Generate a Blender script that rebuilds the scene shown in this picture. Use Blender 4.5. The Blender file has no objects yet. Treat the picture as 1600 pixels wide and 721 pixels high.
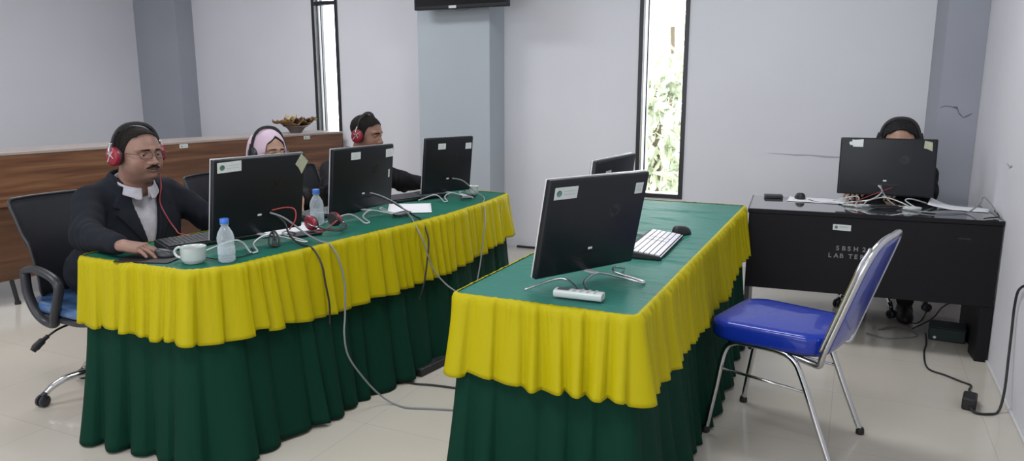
import bpy, math, random
import numpy as np
from mathutils import Vector, Matrix, Euler
C = bpy.context.scene
COL = C.collection
PI = math.pi
R = math.radians
# ---------------------------------------------------------------- camera, world, light, exposure
cam = bpy.data.objects.new('camera', bpy.data.cameras.new('camera')); COL.objects.link(cam)
cam.data.sensor_width = 36.0; cam.data.lens = 1150 / 1600 * 36
cam.data.clip_start = 0.05; cam.data.clip_end = 200
cam.location = (0, 0, 1.40)
cam.rotation_euler = (R(90 - 10.806), 0, R(24.84))
C.camera = cam
C.view_settings.view_transform = 'Standard'; C.view_settings.look = 'None'
C.view_settings.gamma = 1; C.view_settings.exposure = 0.10
C.view_settings.use_curve_mapping = False
w = bpy.data.worlds.new('sky'); C.world = w; w.use_nodes = True
nt = w.node_tree
bg = nt.nodes['Background']; bg.inputs['Color'].default_value = (0.93, 0.96, 1.0, 1); bg.inputs['Strength'].default_value = 7.0

def area(name, loc, rot, sx, sy, power, color=(1, 1, 1)):
    l = bpy.data.lights.new(name, 'AREA'); l.shape = 'RECTANGLE'; l.size = sx; l.size_y = sy
    l.energy = power; l.color = color
    o = bpy.data.objects.new(name, l); COL.objects.link(o); o.location = loc; o.rotation_euler = rot
    return o
ROOM_H = 3.1
for i, (x, y) in enumerate([(-1.0, 0.6), (-4.2, 0.6), (-1.0, 3.6), (-4.4, 3.8)]):
    area('ceiling_light_area', (x, y, ROOM_H - 0.05), (0, 0, 0), 1.2, 0.6, 38, (0.97, 0.98, 1.0))
area('rear_window_light', (-2.2, -2.9, 1.6), (R(90), 0, R(0)), 4.5, 1.9, 84, (0.92, 0.96, 1.0))

# ---------------------------------------------------------------- materials
def mat(name, color, rough=0.6, metal=0.0, var=0.0, vscale=6.0, bump=0.0, bscale=60.0, spec=0.5, alpha=None, coat=0, sheen=0, sss=0, attr=None, stretch=None, detail=3):
    m = bpy.data.materials.new(name); m.use_nodes = True
    n = m.node_tree.nodes; L = m.node_tree.links; b = n['Principled BSDF']
    b.inputs['Roughness'].default_value = rough; b.inputs['Metallic'].default_value = metal
    b.inputs['Specular IOR Level'].default_value = spec
    if coat: b.inputs['Coat Weight'].default_value = coat; b.inputs['Coat Roughness'].default_value = 0.05
    if sheen: b.inputs['Sheen Weight'].default_value = sheen
    if sss:
        b.inputs['Subsurface Weight'].default_value = sss; b.inputs['Subsurface Radius'].default_value = (0.9, 0.35, 0.2); b.inputs['Subsurface Scale'].default_value = 0.006
    tc = n.new('ShaderNodeTexCoord'); mp = n.new('ShaderNodeMapping'); L.new(tc.outputs['Object'], mp.inputs['Vector'])
    if stretch: mp.inputs['Scale'].default_value = stretch
    base = None
    if attr:
        a = n.new('ShaderNodeAttribute'); a.attribute_name = attr; base = a.outputs['Color']
        L.new(base, b.inputs['Base Color'])
    else:
        b.inputs['Base Color'].default_value = (*color, 1)
    if var:
        t = n.new('ShaderNodeTexNoise'); t.inputs['Scale'].default_value = vscale; t.inputs['Detail'].default_value = detail
        L.new(mp.outputs['Vector'], t.inputs['Vector'])
        r = n.new('ShaderNodeMapRange'); r.inputs['From Min'].default_value = 0.25; r.inputs['From Max'].default_value = 0.75
        r.inputs['To Min'].default_value = 1 - var; r.inputs['To Max'].default_value = 1 + var
        L.new(t.outputs['Fac'], r.inputs['Value'])
        mx = n.new('ShaderNodeVectorMath'); mx.operation = 'SCALE'
        if base: L.new(base, mx.inputs[0])
        else: mx.inputs[0].default_value = color
        L.new(r.outputs['Result'], mx.inputs['Scale']); L.new(mx.outputs['Vector'], b.inputs['Base Color'])
    if bump:
        t = n.new('ShaderNodeTexNoise'); t.inputs['Scale'].default_value = bscale; t.inputs['Detail'].default_value = 4
        L.new(mp.outputs['Vector'], t.inputs['Vector'])
        bp = n.new('ShaderNodeBump'); bp.inputs['Strength'].default_value = bump; bp.inputs['Distance'].default_value = 0.01
        L.new(t.outputs['Fac'], bp.inputs['Height']); L.new(bp.outputs['Normal'], b.inputs['Normal'])
    return m

def wood_mat(name, c1, c2, c3):
    m = mat(name, c1, 0.38)
    n = m.node_tree.nodes; L = m.node_tree.links; b = n['Principled BSDF']
    mp = [x for x in n if x.type == 'MAPPING'][0]; mp.inputs['Scale'].default_value = (0.22, 1, 3.6)
    t = n.new('ShaderNodeTexNoise'); t.inputs['Scale'].default_value = 5; t.inputs['Detail'].default_value = 7; t.inputs['Distortion'].default_value = 1.1
    L.new(mp.outputs['Vector'], t.inputs['Vector'])
    cr = n.new('ShaderNodeValToRGB'); e = cr.color_ramp.elements
    e[0].position = 0.3; e[0].color = (*c1, 1); e[1].position = 0.68; e[1].color = (*c3, 1)
    k = cr.color_ramp.elements.new(0.5); k.color = (*c2, 1)
    L.new(t.outputs['Fac'], cr.inputs['Fac']); L.new(cr.outputs['Color'], b.inputs['Base Color'])
    return m

def floor_mat():
    m = mat('glossy_cream_tile', (0.42, 0.385, 0.335), 0.12, spec=0.5)
    n = m.node_tree.nodes; L = m.node_tree.links; b = n['Principled BSDF']
    mp = [x for x in n if x.type == 'MAPPING'][0]
    br = n.new('ShaderNodeTexBrick'); br.offset = 0; br.inputs['Scale'].default_value = 1.0
    br.inputs['Brick Width'].default_value = 0.6; br.inputs['Row Height'].default_value = 0.6; br.inputs['Mortar Size'].default_value = 0.0016
    br.inputs['Color1'].default_value = (0.55, 0.515, 0.455, 1); br.inputs['Color2'].default_value = (0.535, 0.50, 0.44, 1)
    br.inputs['Mortar'].default_value = (0.44, 0.41, 0.36, 1)
    L.new(mp.outputs['Vector'], br.inputs['Vector']); 
    t = n.new('ShaderNodeTexNoise'); t.inputs['Scale'].default_value = 1.6; t.inputs['Detail'].default_value = 5
    L.new(mp.outputs['Vector'], t.inputs['Vector'])
    r = n.new('ShaderNodeMapRange'); r.inputs['To Min'].default_value = 0.9; r.inputs['To Max'].default_value = 1.1; L.new(t.outputs['Fac'], r.inputs['Value'])
    mx = n.new('ShaderNodeVectorMath'); mx.operation = 'SCALE'; L.new(br.outputs['Color'], mx.inputs[0]); L.new(r.outputs['Result'], mx.inputs['Scale'])
    L.new(mx.outputs['Vector'], b.inputs['Base Color'])
    r2 = n.new('ShaderNodeMapRange'); r2.inputs['To Min'].default_value = 0.09; r2.inputs['To Max'].default_value = 0.2; L.new(t.outputs['Fac'], r2.inputs['Value'])
    L.new(r2.outputs['Result'], b.inputs['Roughness'])
    return m

def cloth_mat(name, color, rough, sheen, stretch, bump=0.35, spec=0.3):
    m = mat(name, color, rough, sheen=sheen, spec=spec)
    n = m.node_tree.nodes; L = m.node_tree.links; b = n['Principled BSDF']
    mp = [x for x in n if x.type == 'MAPPING'][0]; mp.inputs['Scale'].default_value = stretch
    t = n.new('ShaderNodeTexNoise'); t.inputs['Scale'].default_value = 7; t.inputs['Detail'].default_value = 3; t.inputs['Distortion'].default_value = 0.6
    L.new(mp.outputs['Vector'], t.inputs['Vector'])
    bp = n.new('ShaderNodeBump'); bp.inputs['Strength'].default_value = bump; bp.inputs['Distance'].default_value = 0.02
    L.new(t.outputs['Fac'], bp.inputs['Height']); L.new(bp.outputs['Normal'], b.inputs['Normal'])
    return m

def glass_mat(name, color=(1, 1, 1), rough=0.0, ior=1.45):
    m = bpy.data.materials.new(name); m.use_nodes = True
    b = m.node_tree.nodes['Principled BSDF']; b.inputs['Base Color'].default_value = (*color, 1)
    b.inputs['Roughness'].default_value = rough; b.inputs['IOR'].default_value = ior; b.inputs['Transmission Weight'].default_value = 1
    return m

M = {}
M['wall'] = mat('white_wall_paint', (0.69, 0.695, 0.745), 0.7, var=0.04, vscale=0.9, bump=0.08, bscale=9, spec=0.25)
M['wall_r'] = mat('right_wall_paint', (0.72, 0.72, 0.765), 0.55, var=0.04, vscale=1.4, bump=0.08, bscale=9, spec=0.3)
M['column'] = mat('blue_grey_column_paint', (0.43, 0.475, 0.52), 0.6, var=0.05, vscale=1.2, bump=0.06, bscale=8, spec=0.3)
M['column_r'] = mat('grey_column_paint', (0.33, 0.345, 0.395), 0.6, var=0.06, vscale=1.5, bump=0.06, bscale=8, spec=0.3)
M['ceiling'] = mat('ceiling_paint', (0.7, 0.7, 0.7), 0.8)
M['floor'] = floor_mat()
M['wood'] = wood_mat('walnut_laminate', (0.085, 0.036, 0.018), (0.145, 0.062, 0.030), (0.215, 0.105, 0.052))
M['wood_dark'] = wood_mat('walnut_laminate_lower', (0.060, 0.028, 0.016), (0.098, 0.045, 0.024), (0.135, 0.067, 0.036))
M['wood_top'] = mat('pale_laminate_top', (0.37, 0.31, 0.285), 0.3, var=0.06)
M['frame'] = mat('black_window_aluminium', (0.015, 0.015, 0.022), 0.35, spec=0.5)
M['reveal'] = mat('white_window_reveal', (0.75, 0.75, 0.8), 0.6)
M['glass'] = glass_mat('window_glass', ior=1.02)
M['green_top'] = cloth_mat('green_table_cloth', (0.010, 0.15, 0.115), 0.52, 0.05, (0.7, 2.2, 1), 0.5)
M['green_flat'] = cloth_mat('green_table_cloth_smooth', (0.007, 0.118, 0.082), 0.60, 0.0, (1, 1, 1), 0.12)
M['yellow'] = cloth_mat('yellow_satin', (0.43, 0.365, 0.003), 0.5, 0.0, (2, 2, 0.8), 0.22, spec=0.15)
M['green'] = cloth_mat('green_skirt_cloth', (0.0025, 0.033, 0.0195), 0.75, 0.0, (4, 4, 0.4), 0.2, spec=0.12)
M['black'] = mat('black_monitor_plastic', (0.009, 0.0105, 0.014), 0.38, var=0.05, vscale=30, bump=0.04, bscale=300, spec=0.35)
M['black_m'] = mat('matt_black_plastic', (0.014, 0.014, 0.016), 0.55)
M['screen'] = mat('dark_screen_glass', (0.01, 0.01, 0.012), 0.08)
M['silver_edge'] = mat('silver_plastic_edge', (0.66, 0.66, 0.70), 0.3, 0.3)
M['logo'] = mat('dim_logo_gloss', (0.012, 0.0135, 0.018), 0.25)
M['wire'] = mat('silver_painted_wire', (0.50, 0.53, 0.53), 0.35, 0.35)
M['chrome'] = mat('chrome', (0.60, 0.60, 0.61), 0.10, 1.0)
M['chrome_b'] = mat('brushed_silver_tube', (0.55, 0.55, 0.57), 0.22, 0.95)
M['paper'] = mat('white_paper', (0.75, 0.76, 0.80), 0.6, var=0.02)
M['label'] = mat('pale_label_paper', (0.62, 0.65, 0.64), 0.5, var=0.06, vscale=60)
M['label_y'] = mat('yellowed_label_paper', (0.42, 0.43, 0.30), 0.5, var=0.12, vscale=60)
M['ink'] = mat('grey_ink', (0.40, 0.42, 0.43), 0.6)
M['ink_green'] = mat('green_emblem_ink', (0.10, 0.22, 0.17), 0.5, var=.6, vscale=90)
M['cable_grey'] = mat('grey_cable_rubber', (0.20, 0.21, 0.22), 0.45)
M['cable_black'] = mat('black_cable_rubber', (0.012, 0.012, 0.014), 0.45)
M['red'] = mat('red_plastic', (0.26, 0.010, 0.028), 0.38, coat=0.1)
M['red_cable'] = mat('red_cable_rubber', (0.34, 0.035, 0.045), 0.5)
M['cushion'] = mat('black_leatherette', (0.013, 0.012, 0.014), 0.5, bump=0.1, bscale=80)
M['white_mark'] = mat('white_print', (0.7, 0.6, 0.62), 0.4)
M['key_white'] = mat('white_keycaps', (0.70, 0.69, 0.76), 0.35)
M['key_black'] = mat('black_keycaps', (0.03, 0.032, 0.04), 0.3)
M['white_plastic'] = mat('white_plastic', (0.60, 0.65, 0.64), 0.3)
M['ceramic'] = mat('white_ceramic', (0.55, 0.60, 0.58), 0.15, coat=0.4)
M['coffee'] = mat('pale_tea', (0.12, 0.10, 0.09), 0.1)
def thin_clear(name, color, a):
    m = bpy.data.materials.new(name); m.use_nodes = True
    n = m.node_tree.nodes; L = m.node_tree.links; b = n['Principled BSDF']
    b.inputs['Base Color'].default_value = (*color, 1); b.inputs['Roughness'].default_value = 0.06; b.inputs['Specular IOR Level'].default_value = 0.8
    lw = n.new('ShaderNodeLayerWeight'); lw.inputs['Blend'].default_value = 0.35
    r = n.new('ShaderNodeMapRange'); r.inputs['To Min'].default_value = a; r.inputs['To Max'].default_value = 0.85
    L.new(lw.outputs['Facing'], r.inputs['Value']); L.new(r.outputs['Result'], b.inputs['Alpha'])
    return m
M['pet'] = thin_clear('clear_bottle_plastic', (0.62, 0.70, 0.76), 0.30)
M['water'] = glass_mat('water', (0.90, 0.96, 1.0), 0.0, 1.2)
M['cap'] = mat('blue_bottle_cap', (0.05, 0.17, 0.60), 0.35)
M['mesh'] = mat('black_chair_mesh', (0.013, 0.014, 0.020), 0.75, bump=0.3, bscale=400)
M['arm'] = mat('dark_grey_chair_plastic', (0.025, 0.027, 0.033), 0.4)
M['blue_wrap'] = mat('blue_seat_fabric_in_plastic', (0.055, 0.12, 0.26), 0.3, var=0.35, vscale=14, coat=0.6, bump=0.5, bscale=14)
M['blue'] = mat('royal_blue_vinyl', (0.007, 0.032, 0.36), 0.28, coat=0.5, bump=0.35, bscale=13, spec=0.3)
M['rubber'] = mat('black_rubber', (0.012, 0.012, 0.012), 0.6)
M['desk'] = mat('black_desk_laminate', (0.006, 0.006, 0.008), 0.45, var=0.1, vscale=4, spec=0.25)
M['desk_top'] = mat('glossy_black_desk_top', (0.035, 0.038, 0.045), 0.05, spec=1.0, coat=1.0)
M['desk_top'].node_tree.nodes['Principled BSDF'].inputs['IOR'].default_value = 2.2
M['desk_top'].node_tree.nodes['Principled BSDF'].inputs['Coat IOR'].default_value = 2.2
M['edge'] = mat('grey_desk_edge', (0.10, 0.105, 0.115), 0.35)
M['suit'] = mat('charcoal_suit_cloth', (0.0100, 0.0120, 0.0185), 0.85, bump=0.15, bscale=260, spec=0.2, var=0.12, vscale=5)
M['suit_black'] = mat('black_suit_cloth', (0.006, 0.006, 0.008), 0.85, spec=0.3, bump=0.15, bscale=260)
M['shirt'] = mat('pale_grey_shirt', (0.42, 0.405, 0.45), 0.7, var=0.12, vscale=40, bump=0.25, bscale=26)
M['trouser'] = mat('black_trouser_cloth', (0.012, 0.012, 0.015), 0.8)
M['skin'] = mat('skin', (0.3, 0.2, 0.15), 0.48, attr='col', var=0.06, vscale=25, sss=0.15, bump=0.06, bscale=90)
M['hair'] = mat('black_hair', (0.006, 0.0055, 0.006), 0.6, bump=0.4, bscale=170, spec=0.3)
M['stubble'] = mat('short_dark_hair', (0.011, 0.008, 0.0075), 0.8, bump=0.3, bscale=200, spec=0.2)
M['moustache'] = mat('moustache_hair', (0.022, 0.014, 0.012), 0.8, bump=0.5, bscale=220, spec=0.2)
M['eye'] = mat('eye', (0.5, 0.5, 0.5), 0.15, attr='col')
M['specs'] = mat('spectacle_metal', (0.16, 0.10, 0.09), 0.3, 0.7)
M['specs_clear'] = mat('pale_pink_spectacle_plastic', (0.40, 0.27, 0.25), 0.3)
M['lens'] = glass_mat('spectacle_lens', ior=1.05)
M['hijab'] = mat('pale_pink_headscarf', (0.62, 0.47, 0.58), 0.75, bump=0.2, bscale=22)
M['leaf'] = mat('dried_leaf', (0.22, 0.12, 0.05), 0.7, var=0.5, vscale=9, bump=0.6, bscale=20)
M['leaf_pale'] = mat('pale_husk', (0.55, 0.42, 0.26), 0.7, var=0.3, vscale=12)
M['pot'] = mat('grey_brown_bowl', (0.17, 0.14, 0.13), 0.5)
M['foliage'] = mat('garden_foliage', (0.46, 0.50, 0.38), 0.7, var=0.4, vscale=4)
M['trunk'] = mat('tree_trunk', (0.12, 0.09, 0.06), 0.8)
M['ground'] = mat('outdoor_ground', (0.35, 0.38, 0.25), 0.9, var=0.3)
M['box'] = mat('dark_teal_box', (0.010, 0.022, 0.024), 0.6)
M['scuff'] = mat('grey_scuff', (0.44, 0.44, 0.47), 0.8)
M['crackm'] = mat('bare_plaster_crack', (0.13, 0.13, 0.15), 0.9)
M['skirting'] = mat('white_skirting_tile', (0.62, 0.62, 0.62), 0.25)
M['text'] = mat('silver_lettering', (0.21, 0.215, 0.23), 0.5)
M['led'] = mat('white_connector', (0.7, 0.7, 0.72), 0.3)

# ---------------------------------------------------------------- mesh helpers
class MB:
    def __init__(s): s.v = []; s.f = []
    def add(s, vs, fs, T=None):
        n = len(s.v)
        for p in vs:
            p = Vector(p); s.v.append(tuple(T @ p) if T else tuple(p))
        s.f += [tuple(i + n for i in f) for f in fs]; return s
    def box(s, x0, x1, y0, y1, z0, z1, T=None):
        v = [(x, y, z) for x in (x0, x1) for y in (y0, y1) for z in (z0, z1)]
        return s.add(v, [(0, 1, 3, 2), (4, 6, 7, 5), (0, 4, 5, 1), (2, 3, 7, 6), (0, 2, 6, 4), (1, 5, 7, 3)], T)
    def lathe(s, prof, n=32, T=None, cap=True):
        vs = []; fs = []
        for r, z in prof:
            for i in range(n):
                a = 2 * PI * i / n; vs.append((r * math.cos(a), r * math.sin(a), z))
        for j in range(len(prof) - 1):
            for i in range(n):
                k = (i + 1) % n; fs.append((j * n + i, j * n + k, (j + 1) * n + k, (j + 1) * n + i))
        if cap:
            fs.append(tuple(range(n - 1, -1, -1))); fs.append(tuple(range((len(prof) - 1) * n, len(prof) * n)))
        return s.add(vs, fs, T)
    def cyl(s, r, z0, z1, n=24, T=None, r2=None): return s.lathe([(r, z0), (r if r2 is None else r2, z1)], n, T)
    def prism(s, poly, h0, h1, T=None):
        n = len(poly); vs = [(x, y, h0) for x, y in poly] + [(x, y, h1) for x, y in poly]
        fs = [tuple(range(n - 1, -1, -1)), tuple(range(n, 2 * n))] + [(i, (i + 1) % n, n + (i + 1) % n, n + i) for i in range(n)]
        return s.add(vs, fs, T)
    def tube(s, pts, r, n=8, smooth=True, T=None, seg=6, closed=False, flat=None, fdir=None):
        P = spline(pts, seg, closed) if smooth and len(pts) > 2 else [Vector(p) for p in pts]
        N = len(P); vs = []; fs = []; up = None
        for i, p in enumerate(P):
            t = (P[(i + 1) % N] - P[i - 1]) if closed else (P[min(i + 1, N - 1)] - P[max(i - 1, 0)])
            if t.length < 1e-9: t = Vector((0, 0, 1))
            t.normalize()
            if up is None: up = Vector(fdir) if fdir else (Vector((0, 0, 1)) if abs(t.z) < 0.9 else Vector((1, 0, 0)))
            u = up - t * up.dot(t)
            if u.length < 1e-6: u = t.orthogonal()
            u.normalize(); up = u; b = t.cross(u)
            rr = r[min(i * len(r) // N, len(r) - 1)] if isinstance(r, (list, tuple)) else r
            fl = flat or 1
            for k in range(n):
                a = 2 * PI * k / n; vs.append(tuple(p + u * math.cos(a) * rr + b * math.sin(a) * rr * fl))
        m = N if closed else N - 1
        for i in range(m):
            j = (i + 1) % N
            for k in range(n):
                q = (k + 1) % n; fs.append((i * n + k, i * n + q, j * n + q, j * n + k))
        if not closed: fs.append(tuple(range(n - 1, -1, -1))); fs.append(tuple(range((N - 1) * n, N * n)))
        return s.add(vs, fs, T)
    def ball(s, c, r, n=16, T=None):
        rx, ry, rz = r if isinstance(r, (tuple, list)) else (r, r, r)
        vs = []; fs = []; m = n // 2
        for j in range(1, m):
            for i in range(n):
                a = 2 * PI * i / n; b = PI * j / m
                vs.append((c[0] + rx * math.sin(b) * math.cos(a), c[1] + ry * math.sin(b) * math.sin(a), c[2] + rz * math.cos(b)))
        for j in range(m - 2):
            for i in range(n):
                k = (i + 1) % n; fs.append((j * n + i, (j + 1) * n + i, (j + 1) * n + k, j * n + k))
        vs += [(c[0], c[1], c[2] + rz), (c[0], c[1], c[2] - rz)]; a0 = len(vs) - 2
        for i in range(n):
            k = (i + 1) % n; fs.append((a0, i, k)); fs.append((a0 + 1, (m - 2) * n + k, (m - 2) * n + i))
        return s.add(vs, fs, T)
    def build(s, name, m, parent=None, smooth=False, bevel=0, solid=0, angle=40, seg=2):
        me = bpy.data.meshes.new(name); me.from_pydata(s.v, [], s.f); me.update()
        return link(name, me, m, parent, smooth, bevel, solid, angle, seg)

def link(name, me, m, parent=None, smooth=False, bevel=0, solid=0, angle=40, seg=2):
    o = bpy.data.objects.new(name, me); COL.objects.link(o)
    if m: me.materials.append(m)
    if smooth or bevel:
        me.polygons.foreach_set('use_smooth', [True] * len(me.polygons))
        if smooth != 'all':
            try: me.set_sharp_from_angle(angle=R(angle))
            except Exception: pass
    if solid:
        md = o.modifiers.new('thickness', 'SOLIDIFY'); md.thickness = solid; md.offset = -1
    if bevel:
        md = o.modifiers.new('bevel', 'BEVEL'); md.width = bevel; md.segments = seg; md.limit_method = 'ANGLE'; md.angle_limit = R(50)
        md.harden_normals = False
    if parent: o.parent = parent
    return o

def spline(pts, seg=6, closed=False):
    P = [Vector(p) for p in pts]; n = len(P); out = []
    rng = range(n) if closed else range(n - 1)
    for i in rng:
        if closed: a, b, c, d = P[i - 1], P[i], P[(i + 1) % n], P[(i + 2) % n]
        else: a, b, c, d = P[max(i - 1, 0)], P[i], P[i + 1], P[min(i + 2, n - 1)]
        for k in range(seg):
            t = k / seg
            out.append(0.5 * ((2 * b) + (c - a) * t + (2 * a - 5 * b + 4 * c - d) * t * t + (3 * b - a - 3 * c + d) * t ** 3))
    if not closed: out.append(P[-1])
    return out

def rrect(w_, h_, r, n=5):
    out = []
    for cx, cy, a0 in ((w_ / 2 - r, h_ / 2 - r, 0), (-w_ / 2 + r, h_ / 2 - r, 90), (-w_ / 2 + r, -h_ / 2 + r, 180), (w_ / 2 - r, -h_ / 2 + r, 270)):
        for i in range(n + 1):
            a = R(a0 + 90 * i / n); out.append((cx + r * math.cos(a), cy + r * math.sin(a)))
    return out

def empty(name, loc=(0, 0, 0), rz=0):
    o = bpy.data.objects.new(name, None); COL.objects.link(o); o.location = loc; o.rotation_euler = (0, 0, rz)
    o.empty_display_size = 0.1
    return o
def tag(o, label=None, cat=None, group=None, kind=None):
    if label: o['label'] = label
    if cat: o['category'] = cat
    if group: o['group'] = group
    if kind: o['kind'] = kind
    return o
def struct(o, label=None):
    o['kind'] = 'structure'
    if label: o['label'] = label
    return o
def copy_tree(o, parent=None):
    kids = [c for c in bpy.data.objects if c.parent == o]
    c = o.copy(); COL.objects.link(c); c.parent = parent
    for ch in kids: copy_tree(ch, c)
    return c
def text_mesh(name, s, size, m, parent, T, depth=0.0006, align='LEFT', sx=1.0, space=1.0):
    cu = bpy.data.curves.new(name, 'FONT'); cu.body = s; cu.size = size; cu.extrude = depth; cu.align_x = align; cu.space_character = space
    cu.offset = size * 0.022
    tmp = bpy.data.objects.new(name, cu); COL.objects.link(tmp)
    dg = bpy.context.evaluated_depsgraph_get(); dg.update()
    me = bpy.data.meshes.new_from_object(tmp.evaluated_get(dg))
    bpy.data.objects.remove(tmp)
    me.transform(T @ Matrix.Diagonal((sx, 1, 1, 1)))
    me.materials.clear()
    return link(name, me, m, parent)
def TR(x=0, y=0, z=0, rx=0, ry=0, rz=0, s=1):
    return Matrix.Translation((x, y, z)) @ Euler((rx, ry, rz)).to_matrix().to_4x4() @ Matrix.Scale(s, 4)

def letters(s, x, z, size, m, parent, adv, y=-.0004):
    for ch in s:
        if ch != ' ': text_mesh('letter', ch, size, m, parent, TR(x, y, z, R(90), 0, 0), .0008)
        x += adv * (.55 if ch == ' ' else 1)
# ---------------------------------------------------------------- room shell
X0, X1, Y0, Y1 = -7.15, 0.723, -3.0, 5.97
struct(MB().box(X0 - .2, X1 + .2, Y0 - .2, Y1 + .0, -0.1, 0).build('floor', M['floor']))
struct(MB().box(X0 - .2, X1 + .2, Y0 - .2, Y1 + .2, ROOM_H, ROOM_H + .1).build('ceiling', M['ceiling']))
struct(MB().box(X0 - .2, X0, Y0, Y1 + .2, 0, ROOM_H).build('wall_left', M['wall']))
struct(MB().box(X1, X1 + .2, Y0, Y1 + .2, 0, ROOM_H).build('wall_right', M['wall_r']))
struct(MB().box(X0, X1, Y0 - .2, Y0, 0, ROOM_H).build('wall_front', M['wall']))
W1 = (-4.925, -4.615, 0.70, 2.95); W2 = (-1.635, -1.238, 0.527, 2.85)
b = MB()
b.box(X0, W1[0], Y1, Y1 + .22, 0, ROOM_H); b.box(W1[0], W1[1], Y1, Y1 + .22, 0, W1[2]); b.box(W1[0], W1[1], Y1, Y1 + .22, W1[3], ROOM_H)
b.box(W1[1], W2[0], Y1, Y1 + .22, 0, ROOM_H); b.box(W2[0], W2[1], Y1, Y1 + .22, 0, W2[2]); b.box(W2[0], W2[1], Y1, Y1 + .22, W2[3], ROOM_H)
b.box(W2[1], X1, Y1, Y1 + .22, 0, ROOM_H)
struct(b.build('wall_back', M['wall']))
# columns
struct(MB().box(-3.54, -2.837, 5.68, Y1 - .001, 0, ROOM_H).build('trim_1', M['column'], bevel=.004), 'blue-grey square column behind the far end of the left table')
struct(MB().prism([(.440, Y1 - .001), (.490, 5.72), (X1 - .001, 5.72), (X1 - .001, Y1 - .001)], 0, ROOM_H).build('trim_2', M['column_r']), 'grey column in the right corner')
struct(MB().box(X0 + .001, -6.53, 5.75, Y1 - .001, 0, ROOM_H).build('trim_3', M['column_r']), 'grey column in the left corner')
struct(MB().box(X1 - .012, X1 - .001, Y0, 5.719, 0.0, .012).build('baseboard_right', M['skirting']))
struct(MB().box(-2.836, .44, Y1 - .012, Y1 - .001, 0.0, .012).build('baseboard_back', M['skirting']))
# windows
def window(name, W, mull, label):
    x0, x1, z0, z1 = W; t = .034
    e = empty(name, ((x0 + x1) / 2, Y1, z0)); struct(e, label)
    cx, cz = (x0 + x1) / 2, z0
    m = MB()
    m.box(x0 - cx, x0 - cx + t, -.012, .05, 0, z1 - z0); m.box(x1 - cx - t, x1 - cx, -.012, .05, 0, z1 - z0)
    m.box(x0 - cx + t, x1 - cx - t, -.012, .05, 0, t); m.box(x0 - cx + t, x1 - cx - t, -.012, .05, z1 - z0 - t, z1 - z0)
    for q in mull: m.box(x0 - cx + t, x1 - cx - t, -.012, .05, q - z0 - t / 2, q - z0 + t / 2)
    m.build('window_frame', M['frame'], e, bevel=.002)
    g = MB().box(x0 - cx + t, x1 - cx - t, .018, .022, t, z1 - z0 - t); g.build('pane', M['glass'], e)
    s = MB(); s.box(x0 - cx + .002, x0 - cx + .03, .051, .225, 0, z1 - z0); s.box(x1 - cx - .03, x1 - cx - .002, .051, .225, 0, z1 - z0)
    s.box(x0 - cx + .03, x1 - cx - .03, .051, .225, 0, .02)
    s.build('window_reveal', M['reveal'], e)
    s = MB().box(x0 - cx + .05, x0 - cx + .062, .06, .09, t, z1 - z0 - t); s.build('sash_rail', M['edge'], e)
window('window_1', W1, [2.23], 'narrow tall window with a black frame left of the column')
window('window_2', W2, [], 'narrow tall window with a black frame showing pale greenery')
# outside: ground and shrubs
struct(MB().box(-30, 20, Y1 + .25, 40, -.5, -.4).build('ground', M['ground']))
def blob_tree(name, loc, h, r, seed, label):
    rnd = random.Random(seed); e = empty(name, loc); tag(e, label, 'tree', 'trees outside the window')
    MB().tube([(0, 0, 0), (.05, .03, h * .4), (0, 0, h * .8)], [.09, .07, .05], 8).build('trunk', M['trunk'], e, smooth=True)
    m = MB(); N = 1500
    for i in range(N):
        a = rnd.uniform(0, 2 * PI); zz = rnd.uniform(0.02, 1); rr = r * math.sqrt(rnd.random()) * (0.75 + .45 * math.sin(zz * 7 + seed) ** 2) * (1 - .35 * zz)
        p = (rr * math.cos(a), rr * math.sin(a), zz * h); s = rnd.uniform(.06, .15)
        T = TR(*p, rnd.uniform(0, 6), rnd.uniform(0, 6), rnd.uniform(0, 6), s)
        m.add([(-1, 0, 0), (0, -.45, .1), (1, 0, 0), (0, .45, .1)], [(0, 1, 2, 3)], T)
    m.build('crown', M['foliage'], e)
blob_tree('tree', (-2.75, 11.0, -.4), 2.3, 1.0, 1, 'leafy tree nearest behind the glass, left in the view through the right-hand window')
blob_tree('tree', (-2.2, 13.6, -.4), 2.4, 1.1, 5, 'lower bushy tree at the right in the view through the right-hand window')
blob_tree('tree', (-3.9, 17.0, -.4), 4.0, 1.9, 9, 'tallest pale tree furthest off in the view through the right-hand window')

# wall marks
def ribbon(name, pts, wd, m, label, cat, nrm_axis):
    mb = MB(); vs = []; fs = []
    for i, p in enumerate(pts):
        h = wd[i % len(wd)]; vs += [(p[0], p[1], p[2] - h), (p[0], p[1], p[2] + h)]
    for i in range(len(pts) - 1): fs.append((2 * i, 2 * i + 2, 2 * i + 3, 2 * i + 1))
    o = mb.add(vs, fs).build(name, m, solid=.001); tag(o, label, cat); return o
ribbon('wall_scuff', [(-.60, 5.967, .925), (-.50, 5.967, .922), (-.40, 5.967, .918), (-.30, 5.967, .921), (-.2, 5.967, .913), (-.09, 5.967, .912)], [.0005, .002, .005, .003, .006, .004], M['scuff'], 'long thin grey scuff on the white wall left of the standalone black desk', 'scuff', 1)
ribbon('wall_crack', [(.50, 5.716, 1.285), (.53, 5.716, 1.298), (.57, 5.716, 1.292), (.60, 5.716, 1.285), (.613, 5.716, 1.25), (.64, 5.716, 1.222), (.665, 5.716, 1.235), (.69, 5.716, 1.25)], [.0008, .0016, .0014, .008, .004, .002, .004, .001], M['crackm'], 'jagged crack in the plaster of the grey corner column', 'crack', 1)
ribbon('wall_mark', [(.719, 4.50, 1.03), (.719, 4.42, 1.02), (.719, 4.36, 1.03)], [.002, .006, .003], M['scuff'], 'short faint smudge on the right wall above the desk end', 'smudge', 0)
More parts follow.
